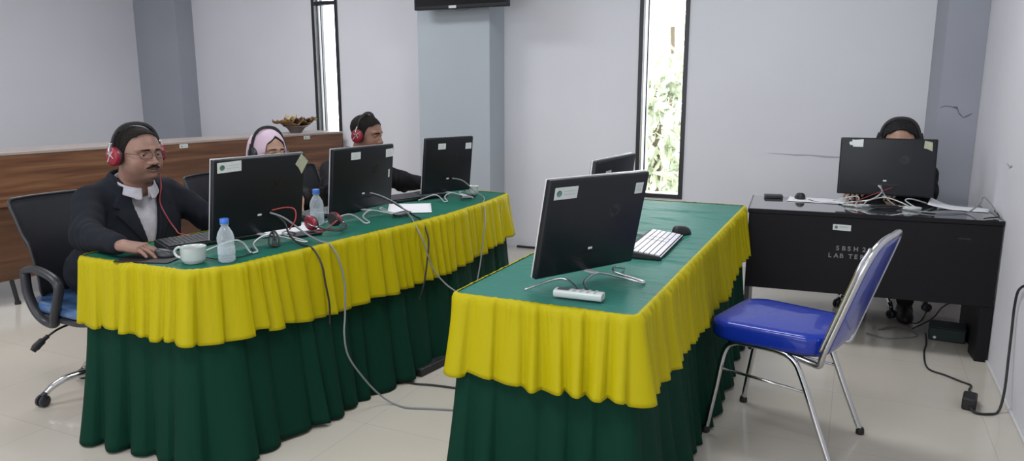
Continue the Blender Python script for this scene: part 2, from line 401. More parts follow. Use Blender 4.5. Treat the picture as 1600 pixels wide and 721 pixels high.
tag(MB().box(-2.70, -2.52, 5.935, 5.956, 0, .018).build('metal_strip', M['black_m']), 'short dark strip on the floor at the foot of the far wall between the tables', 'strip')

# television
e = empty('television', (-3.02, 5.60, 2.06)); tag(e, 'black television hung on the column at the top edge of the picture', 'television')
MB().box(-.435, .435, -.10, -.045, 0, .52).build('housing', M['black'], e, bevel=.006)
MB().box(-.42, .42, -.1015, -.1002, .03, .50).build('screen', M['screen'], e)
MB().box(-.33, .30, -.045, .078, .06, .40).build('wall_bracket', M['black_m'], e, bevel=.004)
MB().box(-.10, -.03, -.1030, -.1002, .004, .024).build('sticker', M['label'], e)
MB().tube([(-.1, -.05, .002), (.0, -.05, -.012), (.1, -.05, .005), (.25, -.05, .01)], .003).build('cable', M['cable_grey'], e)

# ---------------------------------------------------------------- wooden counters
CT0, CT1 = Vector((-5.10, 1.74, 0)), Vector((-4.548, 5.90, 0))
cdir = (CT1 - CT0).normalized(); crz = math.atan2(cdir.y, cdir.x)
def counter(s0, s1, label, legs=True):
    o = CT0 + cdir * s0; L = s1 - s0
    e = empty('wooden_counter', o, crz); tag(e, label, 'counter', None)
    g = .003
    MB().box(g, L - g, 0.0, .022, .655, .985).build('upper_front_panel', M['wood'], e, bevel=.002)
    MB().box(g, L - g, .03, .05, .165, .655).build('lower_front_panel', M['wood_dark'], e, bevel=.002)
    MB().box(g, L - g, -.004, .40, .986, 1.006).build('counter_top', M['wood_top'], e, bevel=.003)
    MB().box(g, L - g, .05, .62, .70, .73).build('work_surface', M['wood'], e, bevel=.003)
    for x in (.012, L - .03):
        MB().box(x, x + .018, .05, .60, .165, .70).build('side_panel', M['wood'], e)
    for x in (.30, 1.17, L - .30):
        for y in (.02, .56):
            m = MB(); m.tube([(x, y, .012), (x - .02, y, .165)], .014, 10, False); m.cyl(.019, 0, .02, 12, TR(x, y, 0))
            m.build('leg', M['black_m'], e, smooth=True)
    return e
# units: joint seen at about 1.8 m along
counter(0.0, 1.98, 'walnut wood counter unit at the left edge of the picture, behind the man with glasses')
counter(1.98, 4.18, 'walnut wood counter unit running on to the far wall below the left window')
def sign(s, z, label):
    p = CT0 + cdir * s
    o = MB().box(-.035, .035, -.008, -.001, 0, .03).build('name_plate', M['label'], bevel=.001)
    o.location = (p.x, p.y, z); o.rotation_euler = (0, 0, crz); tag(o, label, 'plate')
    q = MB().box(-.026, -.014, -.0092, -.008, .008, .02); q.build('emblem', M['ink_green'], o)
    MB().box(-.008, .026, -.0092, -.008, .013, .017).build('print', M['ink'], o)
sign(2.46, .953, 'small white label plate on the counter beside the first man\'s head')
sign(3.72, .953, 'small white label plate on the counter below the dried leaf dish')
# dried leaf dish on the counter
p = CT0 + cdir * 3.80
e = empty('leaf_dish', (p.x - .20, p.y, 1.006), crz); tag(e, 'brown dried leaf dish on a grey foot standing on the wooden counter', 'decoration')
MB().lathe([(.055, 0), (.06, .01), (.085, .045), (.12, .062), (.115, .066), (.05, .05)], 24).build('foot_bowl', M['pot'], e, smooth=True)
def leaf(px, L, wd, z, amp, seed, m, rz=0):
    rnd = random.Random(seed); nx, ny = 30, 10; vs = []; fs = []
    for i in range(nx + 1):
        u = i / nx * 2 - 1; hw = wd * (1 - abs(u) ** 1.8) + .004
        for j in range(ny + 1):
            v = j / ny * 2 - 1
            vs.append((px + u * L, v * hw, z + amp * (abs(u) ** 2) * (1 if u < 0 else 1.2) + .018 * math.sin(u * 9 + seed) * (1 - u * u) + .02 * v * v + .008 * math.sin(u * 17 + v * 5)))
    for i in range(nx):
        for j in range(ny):
            a = i * (ny + 1) + j; fs.append((a, a + 1, a + ny + 2, a + ny + 1))
    return MB().add(vs, fs, TR(rz=rz)).build('dried_leaf', m, e, smooth='all', solid=.003)
leaf(.0, .27, .10, .072, .035, 1, M['leaf']); leaf(-.02, .17, .08, .10, .0, 4, M['leaf'], .2); leaf(-.09, .06, .05, .135, -.02, 7, M['leaf_pale'], .4); leaf(.08, .12, .06, .10, .015, 6, M['leaf'], -.2)

# ---------------------------------------------------------------- skirted tables
def resample(poly, r, ds):
    """closed polygon with rounded corners, evenly resampled"""
    n = len(poly); out = []
    for i in range(n):
        a, b_, c = Vector(poly[i - 1]), Vector(poly[i]), Vector(poly[(i + 1) % n])
        d1 = (a - b_); d2 = (c - b_); rr = min(r, d1.length * .45, d2.length * .45)
        p, q = b_ + d1.normalized() * rr, b_ + d2.normalized() * rr
        for k in range(7):
            t = k / 6; out.append(p * (1 - t) ** 2 + b_ * 2 * t * (1 - t) + q * t * t)
    P = [np.array((v.x, v.y)) for v in out] + [np.array((out[0].x, out[0].y))]
    L = [0]
    for i in range(1, len(P)): L.append(L[-1] + float(np.linalg.norm(P[i] - P[i - 1])))
    N = int(L[-1] / ds); s = np.linspace(0, L[-1], N, endpoint=False)
    X = np.interp(s, L, [q[0] for q in P]); Yv = np.interp(s, L, [q[1] for q in P])
    pts = np.stack([X, Yv], 1)
    t = np.roll(pts, -3, 0) - np.roll(pts, 3, 0); t /= np.linalg.norm(t, axis=1)[:, None]
    nrm = np.stack([t[:, 1], -t[:, 0]], 1)
    for _ in range(4): nrm = (np.roll(nrm, 2, 0) + nrm + np.roll(nrm, -2, 0)); nrm /= np.linalg.norm(nrm, axis=1)[:, None]
    return pts, nrm, t, s, L[-1]
def pleats(s, total, wmin, wmax, rnd):
    """per-sample (phase 0..1, random id values) for irregular pleats"""
    edges = [0.0]
    while edges[-1] < total - wmin: edges.append(edges[-1] + rnd.uniform(wmin, wmax))
    edges[-1] = total
    edges = np.array(edges); idx = np.clip(np.searchsorted(edges, s, side='right') - 1, 0, len(edges) - 2)
    ph = (s - edges[idx]) / (edges[idx + 1] - edges[idx])
    rv = np.array([[rnd.random() for _ in range(4)] for _ in range(len(edges))])
    return ph, rv[idx], edges
def sst(a, b_, x):
    t = np.clip((x - a) / (b_ - a), 0, 1); return t * t * (3 - 2 * t)
def skirt(name, poly, r, z0, zfun, amp, flare, base, wmin, wmax, seed, m, parent, hem=0.0, rows=26, gather=0.004, ds=.007, knife=.7, tpow=1.0, lip=0, a0=.30):
    rnd = random.Random(seed)
    pts, nrm, tan, s, tot = resample(poly, r, ds); N = len(s)
    ph, rv, edges = pleats(s, tot, wmin, wmax, rnd); ph2, rv2, _ = pleats(s, tot, .018, .035, rnd)
    saw = sst(0, max(knife, .75), ph) * (1 - sst(.90, 1, ph)); rnd_fold = np.sin(PI * ph) ** .8
    prof = (knife * saw + (1 - knife) * rnd_fold) * (.45 + .75 * rv[:, 0])
    gat = np.sin(PI * ph2) * rv2[:, 0]
    vs = []; fs = []
    lat = np.sin(2 * PI * s / tot * 5 + seed) * .5 + np.sin(2 * PI * s / tot * 11 + seed * 2) * .5
    for j in range(rows + 1):
        t = j / rows
        zb = np.array([zfun(p[0], p[1]) for p in pts]) + hem * (rv[:, 1] - .5) * (1 - .4 * ph) + hem * .3 * lat
        off = base + gather * gat * math.exp(-t * 3) + prof * amp * (a0 + (1 - a0) * t ** tpow) + flare * t ** 1.2 * (1 + .5 * lat)
        z = z0 + (zb - z0) * t
        sh = amp * .55 * t * np.sin(PI * ph) * (rv[:, 2] - .35) + (.030 if lip else .012) * t * np.sin(s * 9 + seed) * (.5 + rv[:, 3] * 0)
        p = pts + nrm * off[:, None] + tan * sh[:, None]
        if j == 0: p = pts + nrm * (base + gather * .5 * gat)[:, None]
        for i in range(N): vs.append((p[i, 0], p[i, 1], z[i]))
    for j in range(rows):
        for i in range(N):
            k = (i + 1) % N; fs.append((j * N + i, (j + 1) * N + i, (j + 1) * N + k, j * N + k))
    if lip:
        n0 = len(vs)
        for i in range(N): vs.append((pts[i, 0] - nrm[i, 0] * .006, pts[i, 1] - nrm[i, 1] * .006, z0 + .0035 + .003 * gat[i]))
        for i in range(N):
            k = (i + 1) % N; fs.append((n0 + i, i, k, n0 + k))
    me = MB().add(vs, fs)
    return me.build(name, m, parent, smooth='all', solid=.0015)
def cloth_top(poly, r, z, c0, c1, m, parent, wr, seed):
    pts, nrm, tan, s, tot = resample(poly, r, .011); N = len(s)
    c0 = np.array(c0); c1 = np.array(c1); d = c1 - c0; L2 = (d * d).sum()
    tt = np.clip(((pts - c0) @ d) / L2, 0, 1); med = c0 + tt[:, None] * d
    rings = 26; vs = []; fs = []; rnd = random.Random(seed)
    cr = [(rnd.uniform(0, 1), rnd.uniform(-.5, .5), rnd.uniform(.4, 1)) for _ in range(30)]
    for j in range(rings + 1):
        f = j / rings
        for i in range(N):
            q = med[i] + (pts[i] - med[i]) * f
            u = (q - c0) @ d / L2
            h = 0
            for a, b_, c_ in cr:
                x = (u - a) * math.sqrt(L2) + b_ * (q[0] - c0[0])
                h += c_ * math.exp(-(x / .011) ** 2) * (.5 + .5 * math.sin(q[0] * 14 + a * 40))
            h *= wr * min(1, (1 - f) * 6)
            vs.append((q[0], q[1], z + h))
    for j in range(rings):
        for i in range(N):
            k = (i + 1) % N; fs.append((j * N + i, (j + 1) * N + i, (j + 1) * N + k, j * N + k))
    return MB().add(vs, fs).build('top_cloth', m, parent, smooth='all')
TZ = .76
def inset(poly, d):
    cx = sum(p[0] for p in poly) / len(poly); cy = sum(p[1] for p in poly) / len(poly)
    out = []
    for x, y in poly:
        vx, vy = cx - x, cy - y; out.append((x + math.copysign(min(d, abs(vx)), vx), y + math.copysign(min(d, abs(vy)), vy)))
    return out
def skirted_table(name, poly, r, c0, c1, label, seed, yz, legs, wr, top_m, wmin, wmax):
    e = empty(name, (c0[0], (c0[1] + c1[1]) / 2, 0))
    poly = [(x - e.location.x, y - e.location.y) for x, y in poly]
    k0 = (c0[0] - e.location.x, c0[1] - e.location.y); k1 = (c1[0] - e.location.x, c1[1] - e.location.y)
    tag(e, label, 'table')
    ox, oy = e.location.x, e.location.y
    cloth_top(poly, r, TZ, k0, k1, top_m, e, wr, seed)
    skirt('yellow_valance', poly, r, TZ, lambda x, y: yz(x + ox, y + oy), .040, .020, .004, wmin, wmax, seed, M['yellow'], e, hem=.026, gather=.010, ds=.005, lip=1, rows=18)
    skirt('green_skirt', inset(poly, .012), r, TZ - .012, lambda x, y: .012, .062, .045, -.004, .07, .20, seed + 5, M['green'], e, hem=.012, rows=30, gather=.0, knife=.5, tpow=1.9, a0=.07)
    MB().prism(inset(poly, .03), TZ - .04, TZ - .008).build('table_board', M['white_plastic'], e)
    for x, y in legs:
        MB().cyl(.016, 0, TZ - .04, 12, TR(x - ox, y - oy, 0)).build('leg', M['chrome_b'], e, smooth=True)
    return e
LTP = [(-2.735, 1.835), (-2.13, 1.838), (-2.045, 1.98), (-2.01, 2.3), (-1.975, 2.6), (-1.93, 2.95), (-1.90, 3.3), (-1.915, 3.8), (-1.955, 4.17), (-2.48, 4.20), (-2.53, 3.9), (-2.63, 2.9)]
RTP = [(-1.13, 1.985), (-.525, 1.985), (-.527, 4.265), (-1.13, 4.265)]
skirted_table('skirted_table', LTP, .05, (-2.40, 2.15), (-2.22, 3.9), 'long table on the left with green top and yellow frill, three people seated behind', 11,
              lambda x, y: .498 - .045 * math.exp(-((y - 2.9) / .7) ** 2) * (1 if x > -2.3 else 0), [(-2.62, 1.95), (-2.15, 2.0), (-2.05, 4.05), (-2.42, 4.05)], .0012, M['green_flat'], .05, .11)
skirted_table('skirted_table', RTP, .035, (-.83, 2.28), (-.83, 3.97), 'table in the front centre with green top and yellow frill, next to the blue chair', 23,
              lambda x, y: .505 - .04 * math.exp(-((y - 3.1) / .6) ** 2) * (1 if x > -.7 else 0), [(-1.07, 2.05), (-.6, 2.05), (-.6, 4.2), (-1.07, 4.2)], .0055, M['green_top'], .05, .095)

# ---------------------------------------------------------------- monitors
def monitor(x, y, z0, yaw, tilt, w_, h, zb, label, stickers, group=None, logo=True, wirem='wire', z_base=TZ):
    """local X runs left to right seen from the back, local Y points to the screen side"""
    e = empty('computer_monitor', (x, y, z_base + .0022), yaw); tag(e, label, 'monitor', group)
    T = Matrix.Translation((0, 0, zb - z_base)) @ Matrix.Rotation(-tilt, 4, 'X')
    # rear shell: slim box with chamfered rear and a raised lower bulge
    m = MB(); P = rrect(w_, h, .006, 3)
    vs = []; fs = []
    lay = [(1.0, .0075), (1.0, -.006), (.985, -.011), (.97, -.0125)]
    n = len(P)
    for sc, yy in lay:
        for px, pz in P: vs.append((px * (1 - (1 - sc)), yy, h / 2 + pz * (1 - (1 - sc) * 1.5)))
    for j in range(3):
        for i in range(n):
            k = (i + 1) % n; fs.append((j * n + i, j * n + k, (j + 1) * n + k, (j + 1) * n + i))
    fs.append(tuple(range(n - 1, -1, -1))); fs.append(tuple(range(3 * n, 4 * n)))
    m.add(vs, fs, T); m.build('rear_shell', M['black'], e, smooth=True, angle=30)
    MB().box(-w_ / 2, w_ / 2, .0075, .0145, 0, h, T).build('silver_rim', M['silver_edge'], e, bevel=.001)
    MB().box(-w_ / 2 + .003, w_ / 2 - .003, .0145, .017, .003, h - .003, T).build('screen', M['screen'], e, bevel=.0005)
    MB().box(-.012, .006, -.0135, -.012, .080, .088, T).build('port', M['led'], e, bevel=.0005)
    MB().box(-w_ * .13, w_ * .13, -.0132, -.012, .058, .068, T).build('port_strip', M['black'], e)
    s = w_ / .44
    W_ = lambda p: (p[0] * s, p[1] * s, p[2])
    hz = zb - z_base
    m = MB()
    m.tube([W_(p) for p in [(.23, .035, .0045), (.13, -.02, hz * .8), (.095, -.05, hz * .7), (.145, -.128, .006), (.140, -.145, .004), (.125, -.14, .006), (.075, -.08, hz * .55), (0, -.06, hz * .95), (-.075, -.08, hz * .55), (-.10, -.14, .006), (-.115, -.155, .004), (-.135, -.145, .006), (-.115, -.06, hz * .7), (-.14, -.02, hz * .8), (-.235, .025, .0045)]], .0038, 10, seg=8)
    m.build('wire_stand', M[wirem], e, smooth='all')
    MB().box(-.010, .010, -.062 * s, .0, hz - .004, hz + .002).build('stand_bracket', M['silver_edge'], e, bevel=.001)
    if logo:
        lx, lz = w_ * .18, h * .63
        m = MB(); m.lathe([(.024, 0), (.024, .0006)], 36, T @ TR(lx, -.0125, lz, R(90), 0, 0)); lg = m.build('round_logo', M['logo'], e)
        text_mesh('logo_lettering', 'hp', .034, M['black'], lg, T @ TR(lx - .0165, -.0132, lz - .010, R(90), 0, 0) @ Matrix.Shear('XZ', 4, (0.0, 0.0)), .0003)
    for (u, v, sw, sh, ang, kind) in stickers:
        cx, cz = (u - .5) * w_, h * (1 - v)
        TT = T @ Matrix.Translation((cx, -.0125, cz)) @ Matrix.Rotation(ang, 4, 'Y')
        if kind == 'torn':
            poly = [(-sw / 2, -sh * .05), (-sw * .42, sh * .2), (-sw * .3, sh * .12), (-sw * .28, sh * .45), (-sw * .1, sh * .38), (sw / 2, sh / 2), (sw / 2, -sh / 2), (-sw * .2, -sh * .48), (-sw * .26, -sh * .25), (-sw * .4, -sh * .3)]
        elif kind == 'peel':
            poly = [(-sw / 2, -sh * .2), (-sw * .35, sh * .5), (sw * .5, sh * .28), (sw * .42, -sh * .55), (-sw * .1, -sh * .3)]
        else: poly = [(-sw / 2, -sh / 2), (sw / 2, -sh / 2), (sw / 2, sh / 2), (-sw / 2, sh / 2)]
        st = MB().prism(poly, 0, .0007, TT @ Matrix.Rotation(R(90), 4, 'X')).build('sticker', M['label_y'] if kind == 'peel' else M['label'], e)
        if kind == 'emblem':
            MB().lathe([(sh * .27, .0007), (sh * .27, .0012)], 20, TT @ Matrix.Translation((-sw * .3, 0, 0)) @ Matrix.Rotation(R(90), 4, 'X')).build('emblem', M['ink_green'], st)
            q = MB()
            for a in (0.14, -.12): q.box(-sw * .1, sw * .4, -.0011, -.0007, sh * a - .0008, sh * a + .0008, TT)
            q.build('print', M['ink'], st)
        elif kind in ('print', 'peel'):
            q = MB(); rnd = random.Random(int(u * 100))
            for r_ in range(3):
                for k in range(5):
                    if rnd.random() < .8: q.box(sw * (-.3 + .12 * k), sw * (-.3 + .12 * k + .08), -.0011, -.0007, sh * (.22 - .2 * r_) - .001, sh * (.22 - .2 * r_) + .0012, TT)
            q.build('print', M['ink'], st)
    return e, T
monitor(-2.25, 2.312, 0, 1.353, -.159, .43, .332, .806, 'black monitor nearest on the left table, between the man with glasses and the front bottle',
        [(.16, .095, .105, .042, R(-2), 'emblem'), (.955, .13, .055, .075, R(25), 'peel')], 'monitors on the left table')
monitor(-2.25, 3.035, 0, 1.454, -.098, .437, .321, .803, 'black monitor in the middle of the left table, in front of the short-haired man',
        [(.35, .13, .066, .036, 0, 'print'), (.92, .135, .056, .042, R(-3), 'print'), (.925, .47, .010, .042, 0, 'plain')], 'monitors on the left table')
monitor(-2.195, 3.80, 0, 1.19, -.12, .355, .330, .800, 'black monitor furthest along the left table, beside the far white cup',
        [(.335, .155, .055, .034, 0, 'print'), (.90, .17, .045, .036, 0, 'print')], 'monitors on the left table')
monitor(-.795, 2.297, 0, 1.08, -.215, .440, .333, .803, 'large black monitor at the front of the centre table, beside the white remote control',
        [(.16, .13, .095, .040, 0, 'emblem'), (.905, .16, .036, .038, 0, 'print')], None, wirem='chrome_b')
monitor(-.955, 3.03, 0, R(86), -.12, .455, .322, .800, 'black monitor whose top shows behind the front monitor of the centre table',
        [(.3, .2, .06, .03, 0, 'print')], None, logo=False)
DZ = .75
monitor(.178, 4.70, 0, .03, -.06 + .2, .497, .327, .803, 'black monitor on the black desk hiding the face of the man behind it',
        [(.165, .095, .075, .045, 0, 'torn'), (.905, .115, .045, .06, R(-6), 'peel')], None, z_base=DZ)

# ---------------------------------------------------------------- small things on the tables
def keyboard(loc, rz, label, keym, group=None, L=.43, D=.135, z=TZ):
    e = empty('keyboard', (*loc, z + .003), rz); tag(e, label, 'keyboard', group)
    prof = [(-D / 2, 0), (D / 2, 0), (D / 2, .026), (D / 2 - .01, .027), (-D / 2, .012)]
    T = Matrix(((0, 0, 1, 0), (1, 0, 0, 0), (0, 1, 0, 0), (0, 0, 0, 1)))
    MB().prism(prof, -L / 2, L / 2, T).build('case', M['black_m'], e, bevel=.0025)
    sl = math.atan2(.015, D - .01)
    TK = Matrix.Translation((0, -D / 2, .0125)) @ Matrix.Rotation(sl, 4, 'X')
    m = MB(); rows = 6; ph = (D - .022) / rows
    for r_ in range(rows):
        y = .008 + r_ * ph; x = -L / 2 + .008; k = 0
        widths = [.0165] * 21
        if r_ == 0: widths = [.024, .019, .019, .105, .019, .019, .024, .0165, .0165, .0165, .035, .0165]
        while x < L / 2 - .014 and k < 24:
            wd = widths[k] if k < len(widths) else .0165
            if x + wd > L / 2 - .006: wd = L / 2 - .006 - x
            m.box(x, x + wd, y, y + ph - .0035, 0, .0055, TK); x += wd + .0022 + (.008 if k in (12, 15) and r_ else 0); k += 1
    o = m.build('keys', M[keym], e, bevel=.0008)
    if keym == 'key_white': MB().box(-L / 2 + .001, L / 2 - .001, .0005, .004, -.0005, .0014, TK).build('pale_front_edge', M['key_white'], e)
    return e
keyboard((-.715, 2.945), R(90) + R(2), 'white-keyed keyboard with a black case on the centre table', 'key_white', L=.47, D=.15)
keyboard((-2.47, 2.27), R(72), 'black keyboard in front of the man with glasses, behind the front white cup', 'key_black', 'black keyboards on the left table')
keyboard((-2.46, 3.05), R(84), 'black keyboard behind the middle monitor of the left table', 'key_black', 'black keyboards on the left table')
keyboard((-2.36, 3.70), R(70), 'black keyboard at the far monitor of the left table, above the single white sheet', 'key_black', 'black keyboards on the left table', D=.13)
def mouse(loc, rz, label, z=TZ, s=1.0, m1='black_m'):
    e = empty('computer_mouse', (*loc, z + .003), rz); tag(e, label, 'mouse', 'computer mice' if 0 else None)
    m = MB(); n = 28; vs = []; fs = []
    for j in range(9):
        t = j / 8; k = math.cos(t * PI / 2) ** .55 if t < 1 else 0.001; zz = .036 * s * math.sin(t * PI / 2)
        for i in range(n):
            a = 2 * PI * i / n; ca, sa = math.cos(a), math.sin(a)
            rx = .055 * s; ry = .031 * s * (1 + .10 * ca)
            vs.append((rx * ca * k - .006 * t * s, ry * sa * k, zz * (1 - .25 * ca * k)))
    for j in range(8):
        for i in range(n):
            q = (i + 1) % n; fs.append((j * n + i, j * n + q, (j + 1) * n + q, (j + 1) * n + i))
    fs.append(tuple(range(n - 1, -1, -1))); fs.append(tuple(range(8 * n, 9 * n)))
    m.add(vs, fs).build('mouse_body', M[m1], e, smooth='all')
    MB().cyl(.006 * s, -.003, .003, 16, TR(.028 * s, 0, .0245 * s, R(90), 0, 0)).build('scroll_wheel', M['edge'], e, smooth=True)
    return e
mouse((-.675, 3.27), R(70), 'black mouse at the far end of the white-keyed keyboard', s=1.1)
mouse((-2.392, 1.965), R(25), 'small grey and black mouse under the hand of the man with glasses', s=.8, m1='arm', z=TZ + .003)
mouse((-2.30, 3.70), R(200), 'small black mouse lying between the single white sheet and the far monitor', s=.45)
mouse((-.272, 4.74), R(100), 'black mouse on the white sheets at the left of the black desk', z=DZ + .0015, s=1.0)
o = MB().prism(rrect(.22, .18, .012), 0, .003).build('mouse_pad', M['black_m']); o.location = (-2.43, 1.94, TZ + .002); o.rotation_euler = (0, 0, R(20))
tag(o, 'flat black mouse pad beside the front white cup', 'mouse pad')
# remote control
e = empty('remote_control', (-.737, 2.085, TZ + .0065), R(2)); tag(e, 'white remote control with grey buttons at the front edge of the centre table', 'remote control')
prof = [(-.023, .010), (-.018, .0), (.018, .0), (.023, .010), (.022, .021), (.012, .0245), (-.012, .0245), (-.022, .021)]
T = Matrix(((0, 0, 1, 0), (1, 0, 0, 0), (0, 1, 0, 0), (0, 0, 0, 1)))
MB().prism(prof, -.078, .078, T).build('body', M['white_plastic'], e, bevel=.003)
MB().box(-.068, -.030, -.014, .014, .0245, .0252).build('display', M['edge'], e, bevel=.0003)
for i in range(4):
    for j in range(3):
        MB().cyl(.0042, .0242, .0262, 12, TR(-.012 + i * .022, -.012 + j * .012, 0)).build('button', M['ink'] if (i, j) != (0, 2) else M['red'], e, smooth=True)
# cups
def cup(loc, rz, label, r=.047, h=.062, handle=True):
    e = empty('cup', (*loc, TZ + .002), rz); tag(e, label, 'cup')
    MB().lathe([(r * .72, 0), (r * .74, .002), (r * .90, .010), (r * .95, h * .3), (r * .97, h * .9), (r * 1.02, h), (r * .97, h - .001), (r * .92, h * .85), (r * .88, .012), (r * .3, .006)], 40).build('cup_body', M['ceramic'], e, smooth=True, angle=60)
    MB().lathe([(r * .905, h * .68), (r * .905, h * .70)], 32).build('tea', M['coffee'], e, smooth=True)
    if handle:
        MB().tube([(r * .93, 0, h * .80), (r * 1.35, 0, h * .88), (r * 1.75, 0, h * .62), (r * 1.55, 0, h * .30), (r * .93, 0, h * .22)], .0052, 10, flat=.8).build('handle', M['ceramic'], e, smooth='all')
cup((-2.222, 1.948), R(190), 'white cup with a handle at the near corner of the left table')
cup((-2.135, 4.02), R(80), 'white cup at the far end of the left table', r=.041, h=.052)
# water bottles
def bottle(loc, label, s=1.0):
    e = empty('water_bottle', (*loc, TZ + .002)); tag(e, label, 'bottle')
    r = .0315 * s
    prof = [(r * .55, .004), (r * .8, 0), (r * .97, .006), (r, .018), (r * .95, .026), (r, .034), (r * .95, .046), (r, .054), (r * .93, .064), (r * .93, .072), (r, .080), (r * 1.0, .094), (r * .86, .112), (r * .55, .130), (r * .42, .136), (r * .42, .142), (r * .50, .143), (r * .50, .145), (r * .40, .146), (r * .40, .152)]
    prof = [(a, z * s) for a, z in prof]
    MB().lathe(prof, 40).build('bottle_body', M['pet'], e, smooth='all')
    cap = [(r * .50, .146), (r * .52, .147), (r * .52, .1635), (r * .48, .166)]
    n = 48; MB().lathe([(a, z * s) for a, z in cap], n).build('cap', M['cap'], e, smooth=True)
    MB().lathe([(r * .985, .030 * s), (r * 1.012, .031 * s), (r * 1.012, .060 * s), (r * .985, .061 * s)], 40, cap=False).build('clear_label', M['pet'], e, smooth=True)
bottle((-2.118, 2.010), 'clear water bottle with a blue cap, the nearer one, in front of the nearest monitor', 1.0)
bottle((-2.318, 2.775), 'clear water bottle with a blue cap, the further one, beside the loose red headphones', 1.04)
# papers
def paper(loc, rz, w_, h, label, z=TZ, n=1, curl=0.0, group=None, seed=1):
    rnd = random.Random(seed)
    m = MB(); nx, ny = 14, 10
    for q in range(n):
        a = rnd.uniform(-.06, .06) if n > 1 else 0; ox = rnd.uniform(-.01, .01) if n > 1 else 0
        vs = []; fs = []
        for i in range(nx + 1):
            for j in range(ny + 1):
                u, v = i / nx - .5, j / ny - .5
                vs.append((u * w_ + ox, v * h, .0012 + q * .0018 + curl * max(0, -u * 2) ** 2 * (.6 + .4 * v) + .0012 * math.sin(u * 9 + v * 4 + seed) ** 2))
        for i in range(nx):
            for j in range(ny): k = i * (ny + 1) + j; fs.append((k, k + ny + 1, k + ny + 2, k + 1))
        m.add(vs, fs, Matrix.Rotation(a, 4, 'Z'))
    o = m.build('paper_sheet' if n == 1 else 'paper_stack', M['paper'], None, smooth='all', solid=.0008)
    o.location = (*loc, z + .0028); o.rotation_euler = (0, 0, rz); tag(o, label, 'paper', group); return o
paper((-2.185, 3.385), R(-58), .32, .235, 'single white sheet lying between the middle and far monitors', curl=0)
paper((-2.36, 2.60), R(70), .30, .21, 'white sheets lying behind the phone, right of the nearest monitor', n=3, seed=4)
o = MB().prism(rrect(.15, .075, .012), 0, .009).build('mobile_phone', M['black'], bevel=.002); o.location = (-2.285, 2.53, TZ + .008); o.rotation_euler = (0, 0, R(70))
tag(o, 'black phone lying on the papers right of the nearest monitor', 'phone')
o.location = (-2.20, 2.54, TZ + .003)
# a mobile phone at the black desk and its papers
o = MB().prism(rrect(.105, .085, .006), 0, .016).build('mobile_phone', M['black_m'], bevel=.002); o.location = (-.425, 4.745, DZ + .0015); o.rotation_euler = (0, 0, R(10)); o.name = 'black_case'
tag(o, 'small flat black case at the left end of the black desk', 'case')
paper((-.175, 4.71), R(2), .33, .19, 'white sheets under the mouse at the left of the black desk', z=DZ - .0015, n=2, seed=8)
paper((.555, 4.72), R(-10), .29, .16, 'white sheets with a lifted corner at the right of the black desk', z=DZ - .001, n=1, curl=.05, seed=3)

# ---------------------------------------------------------------- cables
def cable(name, pts, r, m, label, cat='cable', group=None, seg=8):
    o = MB().tube(pts, r, 8, seg=seg).build(name, M[m], None, smooth='all'); tag(o, label, cat, group); return o
z1 = TZ + .006
cable('monitor_cable', [(-2.213, 2.35, .892), (-2.17, 2.39, .865), (-2.10, 2.43, .80), (-2.03, 2.44, .768), (-1.985, 2.45, .755), (-1.945, 2.455, .69), (-1.925, 2.46, .58), (-1.915, 2.44, .46), (-1.90, 2.41, .38), (-1.89, 2.42, .28), (-1.87, 2.50, .15), (-1.85, 2.58, .05), (-1.80, 2.61, .006), (-1.72, 2.60, .005), (-1.60, 2.64, .005), (-1.25, 2.75, .005)], .0042, 'cable_grey',
      'grey cable hanging from the nearest monitor over the yellow frill down to the floor')
cable('monitor_cable', [(-2.21, 2.37, .885), (-2.17, 2.385, .85), (-2.12, 2.36, .80), (-2.06, 2.35, .77), (-1.995, 2.35, .757), (-1.94, 2.335, .70), (-1.925, 2.335, .62), (-1.918, 2.345, .53), (-1.925, 2.35, .44)], .0042, 'cable_black',
      'black cable dropping over the yellow frill below the nearest monitor')
cable('monitor_cable', [(-2.21, 3.06, .888), (-2.16, 3.10, .865), (-2.08, 3.13, .82), (-1.99, 3.09, .775), (-1.925, 3.02, .757), (-1.865, 3.00, .68), (-1.83, 3.02, .55), (-1.77, 3.05, .46), (-1.65, 3.02, .42), (-1.45, 2.80, .47), (-1.20, 2.42, .62)], .0038, 'cable_grey',
      'grey cable running from the middle monitor across the gap towards the centre table')
cable('monitor_cable', [(-2.21, 3.08, .88), (-2.16, 3.13, .85), (-2.09, 3.17, .80), (-1.99, 3.13, .772), (-1.93, 3.10, .757), (-1.865, 3.05, .68), (-1.845, 3.00, .58), (-1.84, 2.96, .48), (-1.865, 2.95, .40)], .0042, 'cable_black',
      'black cable dropping over the yellow frill below the middle monitor')
cable('monitor_cable', [(-2.15, 3.80, .885), (-2.11, 3.86, .865), (-2.05, 3.90, .80), (-1.97, 3.86, .772), (-1.915, 3.74, .757), (-1.86, 3.66, .70), (-1.835, 3.58, .58), (-1.83, 3.52, .42), (-1.82, 3.40, .25), (-1.80, 3.20, .15)], .004, 'cable_grey',
      'thin grey cable hanging from the far monitor over the yellow frill')
def coil(name, c, rr, n, m, label, z=TZ, seed=0, r=.0032, sx=1, group=None, rz=0):
    rnd = random.Random(seed); pts = []
    for i in range(n * 8):
        a = 2 * PI * i / 8; k = rr * rnd.uniform(.75, 1.1)
        pts.append((c[0] + k * sx * math.cos(a) * math.cos(rz) - k * .55 * math.sin(a) * math.sin(rz), c[1] + k * sx * math.cos(a) * math.sin(rz) + k * .55 * math.sin(a) * math.cos(rz), z + .0045 + r * 1.2 * (i / 8) + rnd.uniform(0, .004)))
    return cable(name, pts, r, m, label, 'cable', group, 5)
